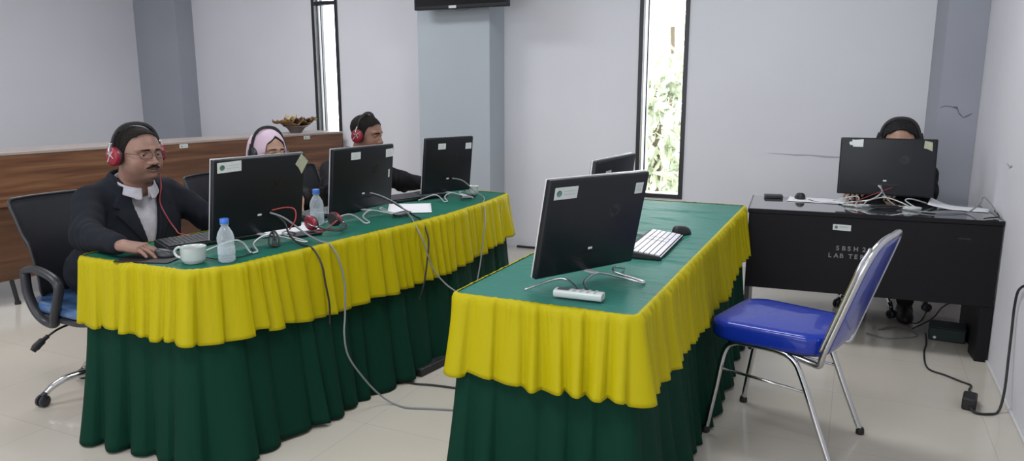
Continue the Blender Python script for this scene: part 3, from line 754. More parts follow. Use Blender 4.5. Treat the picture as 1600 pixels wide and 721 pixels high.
cable('cable_bundle', [(-2.17, 2.31, z1 + .055), (-2.145, 2.30, z1 + .03), (-2.135, 2.285, z1), (-2.15, 2.27, z1 + .012), (-2.165, 2.29, z1 + .04), (-2.16, 2.31, z1 + .058), (-2.135, 2.31, z1 + .03), (-2.125, 2.295, z1 + .002), (-2.14, 2.28, z1 + .01), (-2.15, 2.30, z1 + .05)], .0045, 'cable_black', 'tied bundle of black cable hanging in the stand of the nearest monitor')
cable('headphone_cable', [(-2.215, 2.36, .90), (-2.17, 2.40, .91), (-2.14, 2.42, .90), (-2.13, 2.41, .86), (-2.14, 2.38, .82)], .003, 'red_cable', 'short red cable plugged into the back of the nearest monitor')
cable('black_cable', [(-2.20, 2.22, z1), (-2.14, 2.17, z1), (-2.12, 2.09, z1), (-2.16, 2.02, z1), (-2.22, 2.01, z1 + .002), (-2.29, 2.05, z1)], .0028, 'cable_black', 'thin black cable lying behind the front water bottle')
coil('cable_coil', (-2.095, 3.17), .06, 3, 'cable_black', 'tangle of black cable beside the stand of the middle monitor', seed=3, rz=R(80))
coil('cable_coil', (-2.06, 3.13), .045, 2, 'cable_grey', 'pale grey cable coil beside the stand of the middle monitor', seed=8, rz=R(60), z=TZ + .012)
coil('cable_coil', (-2.075, 3.86), .055, 3, 'cable_black', 'tangle of black cable below the far monitor', seed=5, rz=R(70))
coil('cable_coil', (-2.04, 3.78), .04, 2, 'cable_grey', 'pale grey cable coil below the far monitor', seed=9, rz=R(70), z=TZ + .012)
# cable on the centre table
# black desk cables
dz = DZ + .006
cable('desk_cable', [(.155, 4.685, .865), (.175, 4.66, .82), (.22, 4.60, .775), (.28, 4.54, .757), (.40, 4.47, .757), (.50, 4.50, .757), (.58, 4.55, .758), (.64, 4.62, .80), (.66, 4.66, .83), (.69, 4.60, .80), (.705, 4.50, .77)], .0038, 'cable_grey', 'grey cable from the desk monitor looping over the white sheets at the right wall')
cable('desk_cable', [(.145, 4.69, .862), (.165, 4.665, .83), (.11, 4.60, .79), (.0, 4.62, .765), (-.03, 4.58, .757), (.05, 4.54, .757), (.15, 4.57, .76)], .0045, 'wire', 'pale cable coiled on the black desk left of the monitor stand')
cable('desk_cable', [(.215, 4.68, .855), (.15, 4.64, .83), (.06, 4.60, .79), (.02, 4.58, .765), (.09, 4.59, .758)], .0020, 'red_cable', 'thin reddish cable across the back of the desk monitor')
coil('cable_coil', (.06, 4.56), .055, 2, 'wire', 'pale cable loops on the black desk, left of the black tangle', z=DZ, seed=12, rz=0, sx=1.6)
coil('cable_coil', (.19, 4.545), .06, 4, 'cable_black', 'tangle of black cable in front of the desk monitor', z=DZ, seed=14, rz=.2, sx=1.4)
coil('cable_coil', (.30, 4.56), .05, 3, 'wire', 'pale cable loops on the black desk, right of the black tangle', z=DZ, seed=16, rz=-.3, sx=1.4)
cable('desk_cable', [(-.22, 4.70, dz + .001), (-.16, 4.63, DZ + .0045), (-.08, 4.64, DZ + .0045), (-.02, 4.58, DZ + .0045), (.06, 4.56, DZ + .004)], .0022, 'cable_black', 'thin black mouse cable across the left of the black desk')
cable('desk_cable', [(.70, 4.55, .775), (.705, 4.44, .76), (.66, 4.40, .757), (.63, 4.36, .757)], .004, 'cable_black', 'short black cable at the right front corner of the black desk')
# floor cables
cable('floor_cable', [(-1.98, 2.80, .005), (-1.90, 2.84, .005), (-1.82, 2.85, .005), (-1.74, 2.87, .005), (-1.55, 2.9, .005), (-1.25, 3.0, .005)], .0055, 'cable_black', 'black cable on the floor between the two skirted tables')
cable('floor_cable', [(.464, 4.74, .006), (.455, 4.55, .006), (.43, 4.35, .006), (.43, 4.12, .006), (.50, 4.05, .006), (.56, 3.99, .006), (.60, 3.95, .006), (.585, 3.88, .006), (.60, 3.83, .006), (.59, 3.78, .02)], .0045, 'cable_black', 'thin black cable on the floor from the desk to the power adapter')
cable('power_cable', [(.555, 3.62, .02), (.58, 3.60, .007), (.63, 3.61, .007), (.670, 3.655, .010), (.69, 3.70, .09), (.700, 3.76, .22), (.706, 3.80, .33), (.708, 3.82, .45), (.705, 3.76, .54), (.708, 3.60, .60), (.712, 3.45, .60)], .0055, 'cable_black', 'black power cable rising from the adapter up the right wall')
e = empty('power_adapter', (.565, 3.70, .001), R(80)); tag(e, 'black power adapter lying on the floor near the right wall', 'adapter')
MB().box(-.075, .03, -.028, .028, 0, .055).build('adapter_body', M['black_m'], e, bevel=.008)
MB().box(.03, .062, -.02, .02, .006, .044).build('grey_end', M['edge'], e, bevel=.006)
e = empty('power_strip', (-1.86, 3.10, .001), R(82)); tag(e, 'black power strip on the floor under the frill of the left table', 'power strip')
MB().box(-.16, .16, -.03, .03, 0, .04).build('strip_body', M['black_m'], e, bevel=.006)
for i in range(4): MB().cyl(.02, .0395, .0415, 20, TR(-.11 + i * .07, 0, 0)).build('socket', M['arm'], e, smooth=True)
e = empty('dark_box', (.565, 4.70, .001), R(-4)); tag(e, 'dark low box on the floor under the right end of the black desk', 'box')
MB().box(-.09, .09, -.07, .07, 0, .075).build('box_body', M['box'], e, bevel=.006)
MB().box(-.092, .092, -.072, .072, .075, .083).build('lid', M['box'], e, bevel=.003)
MB().cyl(.008, 0, .006, 14, TR(-.06, -.07, .02, R(90), 0, 0)).build('white_button', M['led'], e)
cable('floor_cable', [(.40, 4.80, .006), (.50, 4.84, .07), (.56, 4.95, .12), (.64, 5.05, .15), (.68, 5.2, .17)], .004, 'cable_black', 'black cable rising behind the dark box under the desk')
cable('floor_cable', [(.15, 4.60, .005), (.25, 4.55, .005), (.35, 4.60, .005), (.42, 4.68, .005), (.36, 4.80, .005), (.28, 4.78, .005), (.22, 4.70, .005)], .004, 'cable_grey', 'grey cable curled on the floor under the black desk')
cable('floor_cable', [(.35, 4.95, .006), (.42, 4.84, .03), (.45, 4.78, .09), (.47, 4.80, .16)], .004, 'cable_black', 'black cable loop on the floor left of the dark box')

# ---------------------------------------------------------------- black desk
e = empty('black_desk', (.105, 4.30, 0), R(4.4)); tag(e, 'black office desk with silver lettering on its front, standing at the right wall', 'desk')
DW = .612; DD = .56
MB().box(-DW, DW, .004, DD, DZ - .022, DZ).build('desktop', M['desk_top'], e, bevel=.0015)
MB().box(-DW - .004, DW + .004, -.004, .003, DZ - .024, DZ + .001).build('front_edge_strip', M['desk'], e, bevel=.003)
MB().box(-DW, DW, .0, .020, .30, DZ - .025).build('front_panel', M['desk'], e, bevel=.002)
MB().box(-DW - .001, -DW + .026, .021, DD, .0, DZ - .023).build('side_panel', M['edge'], e, bevel=.002)
MB().box(DW - .055, DW + .001, .005, .16, .0, .298).build('side_panel', M['desk'], e, bevel=.002)
MB().box(DW - .026, DW, .17, DD, .0, DZ - .023).build('side_panel', M['desk'], e, bevel=.002)
for s in (-1, 1): MB().box(min(s * DW, s * (DW + .006)), max(s * DW, s * (DW + .006)), 0, DD, DZ - .024, DZ + .002).build('grey_edge_trim', M['edge'], e, bevel=.001)
st = MB().prism([(-.044, -.016), (.046, -.018), (.046, .014), (-.044, .016)], 0, .0008, TR(-.131, -.0001, .672, R(90), 0, 0)).build('sticker', M['label'], e)
MB().lathe([(.0085, 0), (.0085, .0016)], 18, TR(-.158, -.0001, .672, R(90), 0, 0)).build('emblem', M['ink_green'], st)
MB().box(-.143, -.098, -.0018, -.0006, .672, .677).build('print', M['ink'], st)
letters('SBSH 28', -.150, .546, .034, M['text'], e, .0285)
letters('LAB TERP', -.187, .504, .034, M['text'], e, .0285)
MB().box(.42, .48, -.0012, -.0002, .645, .655).build('small_badge', M['logo'], e)

# ---------------------------------------------------------------- chairs
def office_chair(loc, rz, label, seat_m, back_h=.46, back_z=.50, lever=True, swivel=0.0):
    e = empty('office_chair', (*loc, 0), rz); tag(e, label, 'chair', 'office chairs')
    # facing +X ; backrest curved sheet in a frame
    bw = .212; vs = []; fs = []; nx, nz = 14, 12
    def bp(u, v):  # u -1..1 across, v 0..1 up
        hw = bw * (0.80 + .20 * v) * (1 if v < .95 else 1 - (v - .95) * .5)
        x = -.235 - .11 * v + .05 * u * u + .035 * math.sin(v * PI)
        return (x, u * hw, back_z + back_h * v - (.008 * abs(u) ** 9 if v > .5 else -.03 * abs(u) ** 5))
    for i in range(nx + 1):
        for j in range(nz + 1): vs.append(bp(i / nx * 2 - 1, j / nz))
    for i in range(nx):
        for j in range(nz): k = i * (nz + 1) + j; fs.append((k, k + nz + 1, k + nz + 2, k + 1))
    MB().add(vs, fs).build('backrest', M['mesh'], e, smooth='all', solid=.006)
    loop = [bp(-1, j / 6) for j in range(7)] + [bp(-1 + i / 3, 1) for i in range(1, 6)] + [bp(1, 1 - j / 6) for j in range(7)] + [bp(1 - i / 3, 0) for i in range(1, 6)]
    MB().tube(loop, .007, 10, closed=True, seg=4).build('backrest_frame', M['arm'], e, smooth='all')
    MB().tube([(-.22, 0, .62), (-.27, 0, .52), (-.20, 0, .425), (-.06, 0, .415)], .018, 10, flat=1.6).build('back_support', M['arm'], e, smooth='all')
    s = MB().prism(rrect(.46, .47, .09, 8), .405, .432).build('seat_shell', M['arm'], e, bevel=.008)
    s = MB().prism(rrect(.465, .475, .10, 8), .433, .482).build('seat_cushion', M[seat_m], e, bevel=.02, seg=4)
    for sd in (-1, 1):
        y = sd * .255
        m = MB(); m.tube([(-.135, y, .625), (-.05, y, .640), (.06, y, .620), (.105, y, .585), (.085, y, .52), (.035, y * .97, .44), (.01, y * .93, .40), (-.05, y * .93, .40), (-.10, y * .97, .44), (-.135, y, .52), (-.14, y, .60)], .017, 10, closed=True, seg=6, flat=1.25)
        m.build('armrest', M['arm'], e, smooth='all')
    MB().cyl(.024, .10, .30, 20).build('gas_lift', M['black_m'], e, smooth=True)
    MB().cyl(.05, .36, .404, 20, r2=.09).build('seat_mechanism', M['black_m'], e, smooth=True)
    MB().cyl(.016, .30, .36, 16).build('piston', M['chrome'], e, smooth=True)
    if lever:
        m = MB().tube([(.0, -.05, .385), (.0, -.2, .375), (-.005, -.265, .35)], .005, 8); m.build('lever', M['black_m'], e, smooth='all')
        MB().tube([(-.005, -.262, .352), (-.012, -.30, .325), (-.02, -.325, .30)], [.010, .017, .018, .014], 10, flat=.55).build('lever_paddle', M['black_m'], e, smooth='all')
    MB().cyl(.042, .075, .125, 20).build('base_hub', M['chrome'], e, smooth=True)
    for k in range(5):
        a = 2 * PI * k / 5 + swivel; ca, sa = math.cos(a), math.sin(a)
        MB().tube([(ca * r_, sa * r_, z) for r_, z in ((.03, .105), (.10, .118), (.18, .112), (.24, .085), (.268, .062))], [.019, .018, .017, .016, .014], 12, flat=.9).build('base_arm', M['chrome'], e, smooth='all')
        cst = MB(); cx, cy = ca * .285, sa * .285
        for q in (-1, 1):
            T = Matrix.Translation((cx, cy, .027)) @ Matrix.Rotation(a + .6, 4, 'Z') @ Matrix.Rotation(R(90), 4, 'X')
            cst.lathe([(.012, q * .004), (.026, q * .006), (.027, q * .016), (.020, q * .022), (.005, q * .023)], 20, T)
        cst.tube([(ca * .270, sa * .270, .062), (cx, cy, .050)], .012, 10, False)
        cst.build('caster', M['arm'], e, smooth=True)
    return e
office_chair((-3.085, 2.185), R(-4), 'black mesh office chair with a blue seat under the man with glasses', 'blue_wrap', back_h=.46, back_z=.46, swivel=R(30))
office_chair((-3.16, 3.22), R(4), 'black mesh office chair behind the woman in the pink headscarf', 'mesh', back_h=.44, back_z=.47, lever=False, swivel=R(10))
office_chair((-3.06, 3.86), R(6), 'black mesh office chair behind the short-haired man at the far monitor', 'mesh', back_h=.44, back_z=.46, lever=False, swivel=R(50))
office_chair((.22, 5.27), R(-90), 'black office chair behind the black desk', 'mesh', back_h=.36, back_z=.46, lever=False, swivel=R(15))

# blue stacking chair
e = empty('stacking_chair', (-.165, 3.055, 0), R(165)); tag(e, 'royal blue padded stacking chair with a chrome tube frame standing alone on the tiles', 'chair')
for s in (-1, 1):
    y = s * .185
    m = MB(); m.tube([(.262, s * .195, .012), (.235, y, .19), (.205, y, .36), (.165, y, .408), (.10, y, .415), (-.02, y, .412), (-.075, y, .385), (-.11, y, .32), (-.18, s * .19, .15), (-.238, s * .195, .012)], .0115, 12, seg=8)
    m.build('leg_frame', M['chrome'], e, smooth='all')
    MB().tube([(.222, y, .29), (-.122, y, .275)], .006, 8, False).build('side_rail', M['chrome'], e, smooth='all')
    for x in (.262, -.238):
        MB().lathe([(.015, 0), (.017, .004), (.016, .02), (.0125, .028)], 16, TR(x, s * .195, 0)).build('foot_cap', M['rubber'], e, smooth=True)
MB().tube([(.10, -.187, .405), (.10, .187, .405)], .010, 10, False).build('cross_rail', M['chrome'], e)
# seat cushion : rounded trapezoid, domed
def cushion(poly, z0, z1, dome, inr):
    n = len(poly); cx = sum(p[0] for p in poly) / n; cy = sum(p[1] for p in poly) / n; m = MB(); vs = []; fs = []
    lay = [(.93, z0), (.985, z0 + .006), (1.0, z0 + .02), (1.0, z1 - .018), (.985, z1 - .006), (.95, z1)] + [(.95 * (1 - k / 6), z1 + dome * math.sin(k / 6 * PI / 2)) for k in range(1, 6)]
    for sc, z in lay:
        for px, py in poly: vs.append((cx + (px - cx) * sc, cy + (py - cy) * sc, z))
    for j in range(len(lay) - 1):
        for i in range(n):
            k = (i + 1) % n; fs.append((j * n + i, j * n + k, (j + 1) * n + k, (j + 1) * n + i))
    fs.append(tuple(range(n - 1, -1, -1))); fs.append(tuple(range((len(lay) - 1) * n, len(lay) * n)))
    return m.add(vs, fs)
pl = [Vector((.27, -.17, 0)), Vector((.27, .17, 0)), Vector((.20, .225, 0)), Vector((-.12, .20, 0)), Vector((-.185, .15, 0)), Vector((-.185, -.15, 0)), Vector((-.12, -.20, 0)), Vector((.20, -.225, 0))]
pl = [(v.x, v.y) for v in spline([(p + q) / 2 for p, q in zip(pl, pl[1:] + pl[:1])] and [v for p, q in zip(pl, pl[1:] + pl[:1]) for v in (p * .85 + q * .15, p * .15 + q * .85)], 3, True)]
cushion(pl, .420, .496, .010, 0).build('seat', M['blue'], e, smooth='all')
MB().prism([(x * .9, y * .9) for x, y in pl], .414, .420).build('seat_board', M['black_m'], e)
# back : frame tube and pad, leaning back
def bk(u, v):
    """u across -1..1, v up 0..1"""
    hw = .205 * (1 - .05 * v); x = -.165 - .155 * v - .02 * math.sin(v * PI) * 0 - .012 * (1 - u * u)
    return Vector((x, u * hw, .395 + .485 * v))
out = [(-.90, 0.0), (-1, .12), (-1, .35), (-1, .6), (-.97, .80), (-.84, .93), (-.60, .985), (-.3, 1), (0, 1), (.3, 1), (.60, .985), (.84, .93), (.97, .80), (1, .6), (1, .35), (1, .12), (.90, 0.0)]
MB().tube([(.02, -.17, .412), (-.08, -.172, .400), (-.14, -.175, .390)] + [tuple(bk(u, v)) for u, v in out] + [(-.14, .175, .390), (-.08, .172, .400), (.02, .17, .412)], .0125, 12, seg=6, flat=1.0).build('back_frame', M['chrome_b'], e, smooth='all')
vs = []; fs = []; nu, nv = 16, 18
for sd in (0, 1):
    for i in range(nu + 1):
        for j in range(nv + 1):
            v = .10 + .88 * j / nv; u = (i / nu * 2 - 1)
            lim = 1 if v < .78 else math.sqrt(max(0.05, 1 - ((v - .78) / .24) ** 2)) * .98
            lo = 1 if v > .2 else .86 + .14 * math.sqrt(max(0, 1 - ((.2 - v) / .12) ** 2))
            p = bk(u * .955 * min(lim, lo), v)
            th = (.030 * (1 - u ** 6) * (1 - (2 * j / nv - 1) ** 8) + .004) if sd == 0 else -.008
            vs.append((p.x + th, p.y, p.z + th * .3))
H0 = (nu + 1) * (nv + 1)
for sd in (0, 1):
    for i in range(nu):
        for j in range(nv):
            k = sd * H0 + i * (nv + 1) + j; q = (k, k + nv + 1, k + nv + 2, k + 1); fs.append(q if sd else q[::-1])
rim = [i * (nv + 1) for i in range(nu + 1)] + [nu * (nv + 1) + j for j in range(1, nv + 1)] + [i * (nv + 1) + nv for i in range(nu - 1, -1, -1)] + [j for j in range(nv - 1, 0, -1)]
for a, c in zip(rim, rim[1:] + rim[:1]): fs.append((a, c, c + H0, a + H0))
MB().add(vs, fs).build('backrest', M['blue'], e, smooth='all')
for s in (-1, 1):   # silver edge band along the two sides of the back
    pts = [tuple(bk(s * 1.0, v) + Vector((.012, 0, .004))) for v in (.12, .3, .5, .7, .80)] + [tuple(bk(s * .86, .93) + Vector((.012, 0, .004)))]
    MB().tube(pts, .008, 8, seg=5, flat=2.0).build('edge_band', M['chrome_b'], e, smooth='all')

# ---------------------------------------------------------------- people : smooth distance fields turned into surfaces
def surf(sdf, lo, hi, h, margin=2.2):
    lo = np.array(lo, float); hi = np.array(hi, float); B = 8
    nb = np.ceil((hi - lo) / h / B).astype(int); n = nb * B + 1
    bc = [lo[i] + (np.arange(nb[i]) + .5) * B * h for i in range(3)]
    G = np.stack(np.meshgrid(*bc, indexing='ij'), -1).reshape(-1, 3)
    dc = sdf(G[:, 0], G[:, 1], G[:, 2]).reshape(nb)
    D = np.ones(n, np.float32)
    D[:-1, :-1, :-1] = np.sign(np.repeat(np.repeat(np.repeat(dc, B, 0), B, 1), B, 2)); 
    D[-1] = 1; D[:, -1] = 1; D[:, :, -1] = 1
    act = np.argwhere(np.abs(dc) < B * h * .87 * margin)
    off = np.stack(np.meshgrid(*[np.arange(B + 1)] * 3, indexing='ij'), -1).reshape(-1, 3)
    for c in range(0, len(act), 400):
        idx = (act[c:c + 400, None, :] * B + off[None]).reshape(-1, 3)
        P = lo + idx * h
        D[idx[:, 0], idx[:, 1], idx[:, 2]] = sdf(P[:, 0], P[:, 1], P[:, 2])
    ins = D < 0
    s = [slice(None, -1), slice(1, None)]
    cnt = np.zeros([k - 1 for k in D.shape], np.int8)
    for a in (0, 1):
        for b_ in (0, 1):
            for c in (0, 1): cnt += ins[s[a], s[b_], s[c]]
    cell = np.argwhere((cnt > 0) & (cnt < 8)); ids = -np.ones(cnt.shape, np.int64); ids[tuple(cell.T)] = np.arange(len(cell))
    acc = np.zeros((len(cell), 3)); num = np.zeros(len(cell))
    cor = [(a, b_, c) for a in (0, 1) for b_ in (0, 1) for c in (0, 1)]
    val = {k: D[cell[:, 0] + k[0], cell[:, 1] + k[1], cell[:, 2] + k[2]] for k in cor}
    for p in cor:
        for ax in range(3):
            if p[ax] == 0:
                q = list(p); q[ax] = 1; q = tuple(q); a, b_ = val[p], val[q]; m = (a < 0) != (b_ < 0)
                t = np.where(m, a / np.where(m, a - b_, 1), 0); pos = np.tile(np.array(p, float), (len(cell), 1)); pos[:, ax] += t
                acc[m] += pos[m]; num[m] += 1
    V = lo + (cell + acc / num[:, None]) * h
    F = []
    for ax in range(3):
        o = [(1, 2), (2, 0), (0, 1)][ax]
        sl0 = [slice(None)] * 3; sl1 = [slice(None)] * 3; sl0[ax] = slice(None, -1); sl1[ax] = slice(1, None)
        a, b_ = ins[tuple(sl0)], ins[tuple(sl1)]
        E_ = np.argwhere(a != b_); 
        E_ = E_[(E_[:, o[0]] > 0) & (E_[:, o[1]] > 0)]
        E_ = E_[(E_[:, o[0]] < cnt.shape[o[0]]) & (E_[:, o[1]] < cnt.shape[o[1]])]
        fl = a[tuple(E_.T)]
        q = []
        for d0, d1 in ((-1, -1), (0, -1), (0, 0), (-1, 0)):
            K = E_.copy(); K[:, o[0]] += d0; K[:, o[1]] += d1; q.append(ids[tuple(K.T)])
        q = np.stack(q, 1); q[~fl] = q[~fl][:, ::-1]; F.append(q)
    F = np.concatenate(F); F = F[(F >= 0).all(1)]
    return V, F
def sd_mesh(name, chunks, m, parent, colfn=None):
    Vs, Fs, n = [], [], 0
    for sdf, lo, hi, h in chunks:
        V, F = surf(sdf, lo, hi, h); Vs.append(V); Fs.append(F + n); n += len(V)
    V = np.concatenate(Vs); F = np.concatenate(Fs)
    me = bpy.data.meshes.new(name); me.vertices.add(len(V)); me.vertices.foreach_set('co', V.astype(np.float32).ravel())
    me.loops.add(F.size); me.loops.foreach_set('vertex_index', F.astype(np.int32).ravel())
    me.polygons.add(len(F)); me.polygons.foreach_set('loop_start', np.arange(0, F.size, 4, dtype=np.int32)); me.polygons.foreach_set('loop_total', np.full(len(F), 4, np.int32))
    me.update(calc_edges=True); me.validate()
    me.polygons.foreach_set('use_smooth', [True] * len(me.polygons))
    if colfn is not None:
        c = np.ones((len(V), 4), np.float32); c[:, :3] = colfn(V); at = me.color_attributes.new('col', 'FLOAT_COLOR', 'POINT'); at.data.foreach_set('color', c.ravel())
    o = bpy.data.objects.new(name, me); COL.objects.link(o); me.materials.append(m); o.parent = parent
    return o
def smin(a, b, k): h = np.maximum(k - np.abs(a - b), 0) / k; return np.minimum(a, b) - h * h * k * .25
def smax(a, b, k): return -smin(-a, -b, k)
def ell(x, y, z, c, r):
    px, py, pz = (x - c[0]), (y - c[1]), (z - c[2])
    k0 = np.sqrt((px / r[0]) ** 2 + (py / r[1]) ** 2 + (pz / r[2]) ** 2) + 1e-9
    k1 = np.sqrt((px / r[0] ** 2) ** 2 + (py / r[1] ** 2) ** 2 + (pz / r[2] ** 2) ** 2) + 1e-9
    return k0 * (k0 - 1) / k1
def cap(x, y, z, a, b, r0, r1=None):
    r1 = r0 if r1 is None else r1
    a = np.array(a, float); b = np.array(b, float); d = b - a; L = (d * d).sum() + 1e-12
    t = np.clip(((x - a[0]) * d[0] + (y - a[1]) * d[1] + (z - a[2]) * d[2]) / L, 0, 1)
    return np.sqrt((x - a[0] - t * d[0]) ** 2 + (y - a[1] - t * d[1]) ** 2 + (z - a[2] - t * d[2]) ** 2) - (r0 + (r1 - r0) * t)
def poly2(u, v, P):
    """signed distance to a polygon in 2D"""
    P = np.array(P, float); d = np.full(u.shape, 1e9); s = np.ones(u.shape)
    for i in range(len(P)):
        a, b = P[i], P[i - 1]; e = b - a; wx, wy = u - a[0], v - a[1]
        t = np.clip((wx * e[0] + wy * e[1]) / (e @ e), 0, 1); d = np.minimum(d, (wx - e[0] * t) ** 2 + (wy - e[1] * t) ** 2)
        c1, c2, c3 = v >= a[1], v < b[1], e[0] * wy > e[1] * wx
        s = np.where((c1 & c2 & c3) | (~c1 & ~c2 & ~c3), -s, s)
    return s * np.sqrt(d)

def head_sdf(x, y, z, P):
    """head frame: +X face, +Y its left, +Z up, about 0.235 m chin to crown, origin between the ears"""
    fat = P.get('fat', 0); ay = np.abs(y)
    d = ell(x, y, z, (-.012, 0, .040), (.099, .079, .085))
    d = smin(d, ell(x, y, z, (.028, 0, -.020), (.068, (.064 + .009 * fat), .085)), .03)
    d = smin(d, ell(x, y, z, (.030, 0, -.074), (.056, .052 + .018 * fat, .040 + .006 * fat)), .03)
    d = smin(d, ell(x, ay, z, (.048, .034, -.036), (.034, .026 + .005 * fat, .034)), .02)
    d = smin(d, ell(x, y, z, (.072, 0, -.102), (.020, .022, .016)), .022)                    # chin
    d = smin(d, cap(x, ay, z, (.088, .008, .026), (.072, .048, .026), .009, .008), .014)      # brow
    d = smax(d, -ell(x, ay, z, (.098, .033, .003), (.020, .021, .014)), .016)                 # sockets
    eye = np.sqrt((x - .0715) ** 2 + (ay - .032) ** 2 + (z - .004) ** 2)
    lid = P.get('lid', .003)
    up = np.maximum(eye - .0148, -(z - (.004 + lid) + (x - .0715) * .1)); up = np.maximum(up, .06 - x); lo_ = np.maximum(eye - .0142, (z + .0015))
    d = smin(d, up, .004); d = smin(d, lo_, .004)
    n = cap(x, y, z, (.088, 0, .010), (.107, 0, -.030), .0075, .0105)
    n = smin(n, ell(x, y, z, (.108, 0, -.034), (.013, .0125, .011)), .006)
    n = smin(n, ell(x, ay, z, (.097, .0135, -.037), (.012, .009, .009)), .006)
    d = smin(d, n, .010)
    d = smax(d, -ell(x, ay, z, (.104, .0065, -.0455), (.006, .0038, .004)), .003)
    d = smin(d, ell(x, y, z, (.082, 0, -.060), (.018, .030, .018)), .012)                     # mouth mound
    op = P.get('open', 0.0)
    ul = cap(x, ay, z, (.0985, .003, -.0610), (.088, .024, -.0645), .0055, .003); ll = cap(x, ay, z, (.0965, 0, -.0715 - op), (.087, .022, -.0665 - op * .3), .0062, .003)
    d = smin(d, smin(ul, ll, .001), .004)
    d = smax(d, -ell(x, y, z, (.100, 0, -.0662 - op * .5), (.010, .021, .0012 + op)), .002)
    ear = ell(x, ay, z, (-.012, .081, -.006), (.017, .008, .031)); ear = smax(ear, -ell(x, ay, z, (-.006, .089, -.002), (.010, .006, .020)), .006)
    d = smin(d, ear, .006)
    d = smin(d, cap(x, y, z, (-.018, 0, -.060), (-.040, 0, -.175), .053 + .006 * fat, .060 + .006 * fat), .03)
    if fat: d = smin(d, ell(x, y, z, (.012, 0, -.108), (.052, .056, .030)), .03)
    return d
def hand_sdf(x, y, z, curl=(.25, .4, .35), spread=1.0, lift=0):
    """hand frame: wrist at origin, +X to the fingers, +Z back of the hand, +Y thumb side"""
    d = cap(x, y, z, (-.025, 0, 0), (.01, 0, 0), .022, .022) 
    qx, qy, qz = np.abs(x - .047) - .036, np.abs(y + .001) - .030 - (x - .045) * .08, np.abs(z - .002) - .004
    bx = np.sqrt(np.maximum(qx, 0) ** 2 + np.maximum(qy, 0) ** 2 + np.maximum(qz, 0) ** 2) + np.minimum(np.maximum(qx, np.maximum(qy, qz)), 0) - .0105
    d = smin(d, bx, .022)
    d = smin(d, ell(x, y, z, (.030, .022, -.006), (.030, .016, .013)), .012)
    for yb, ln, xb, sp in ((.030, .070, .082, .14), (.010, .080, .087, .03), (-.011, .074, .084, -.07), (-.030, .058, .076, -.20)):
        a = np.array((xb, yb, .003)); pit = 0; r = .0092 if ln > .06 else .0082
        for k, f in enumerate((.46, .31, .23)):
            pit += curl[k]; b = a + ln * f * np.array((math.cos(pit) * math.cos(sp * spread), math.cos(pit) * math.sin(sp * spread), -math.sin(pit)))
            d = smin(d, cap(x, y, z, a, b, r, r * .9), .006 if k == 0 else .0035); a = b; r *= .9
    t = [(.014, .022, -.006), (.040, .048, -.012), (.064, .058, -.016), (.086, .058, -.020)]
    for k in range(3): d = smin(d, cap(x, y, z, t[k], t[k + 1], (.0125, .0105, .0095)[k], (.0105, .0095, .0078)[k]), .007)
    return d
def xf(T):
    """returns function mapping body coords into the local frame T"""
    I = np.array(T.inverted())
    return lambda x, y, z: (I[0, 0] * x + I[0, 1] * y + I[0, 2] * z + I[0, 3], I[1, 0] * x + I[1, 1] * y + I[1, 2] * z + I[1, 3], I[2, 0] * x + I[2, 1] * y + I[2, 2] * z + I[2, 3])

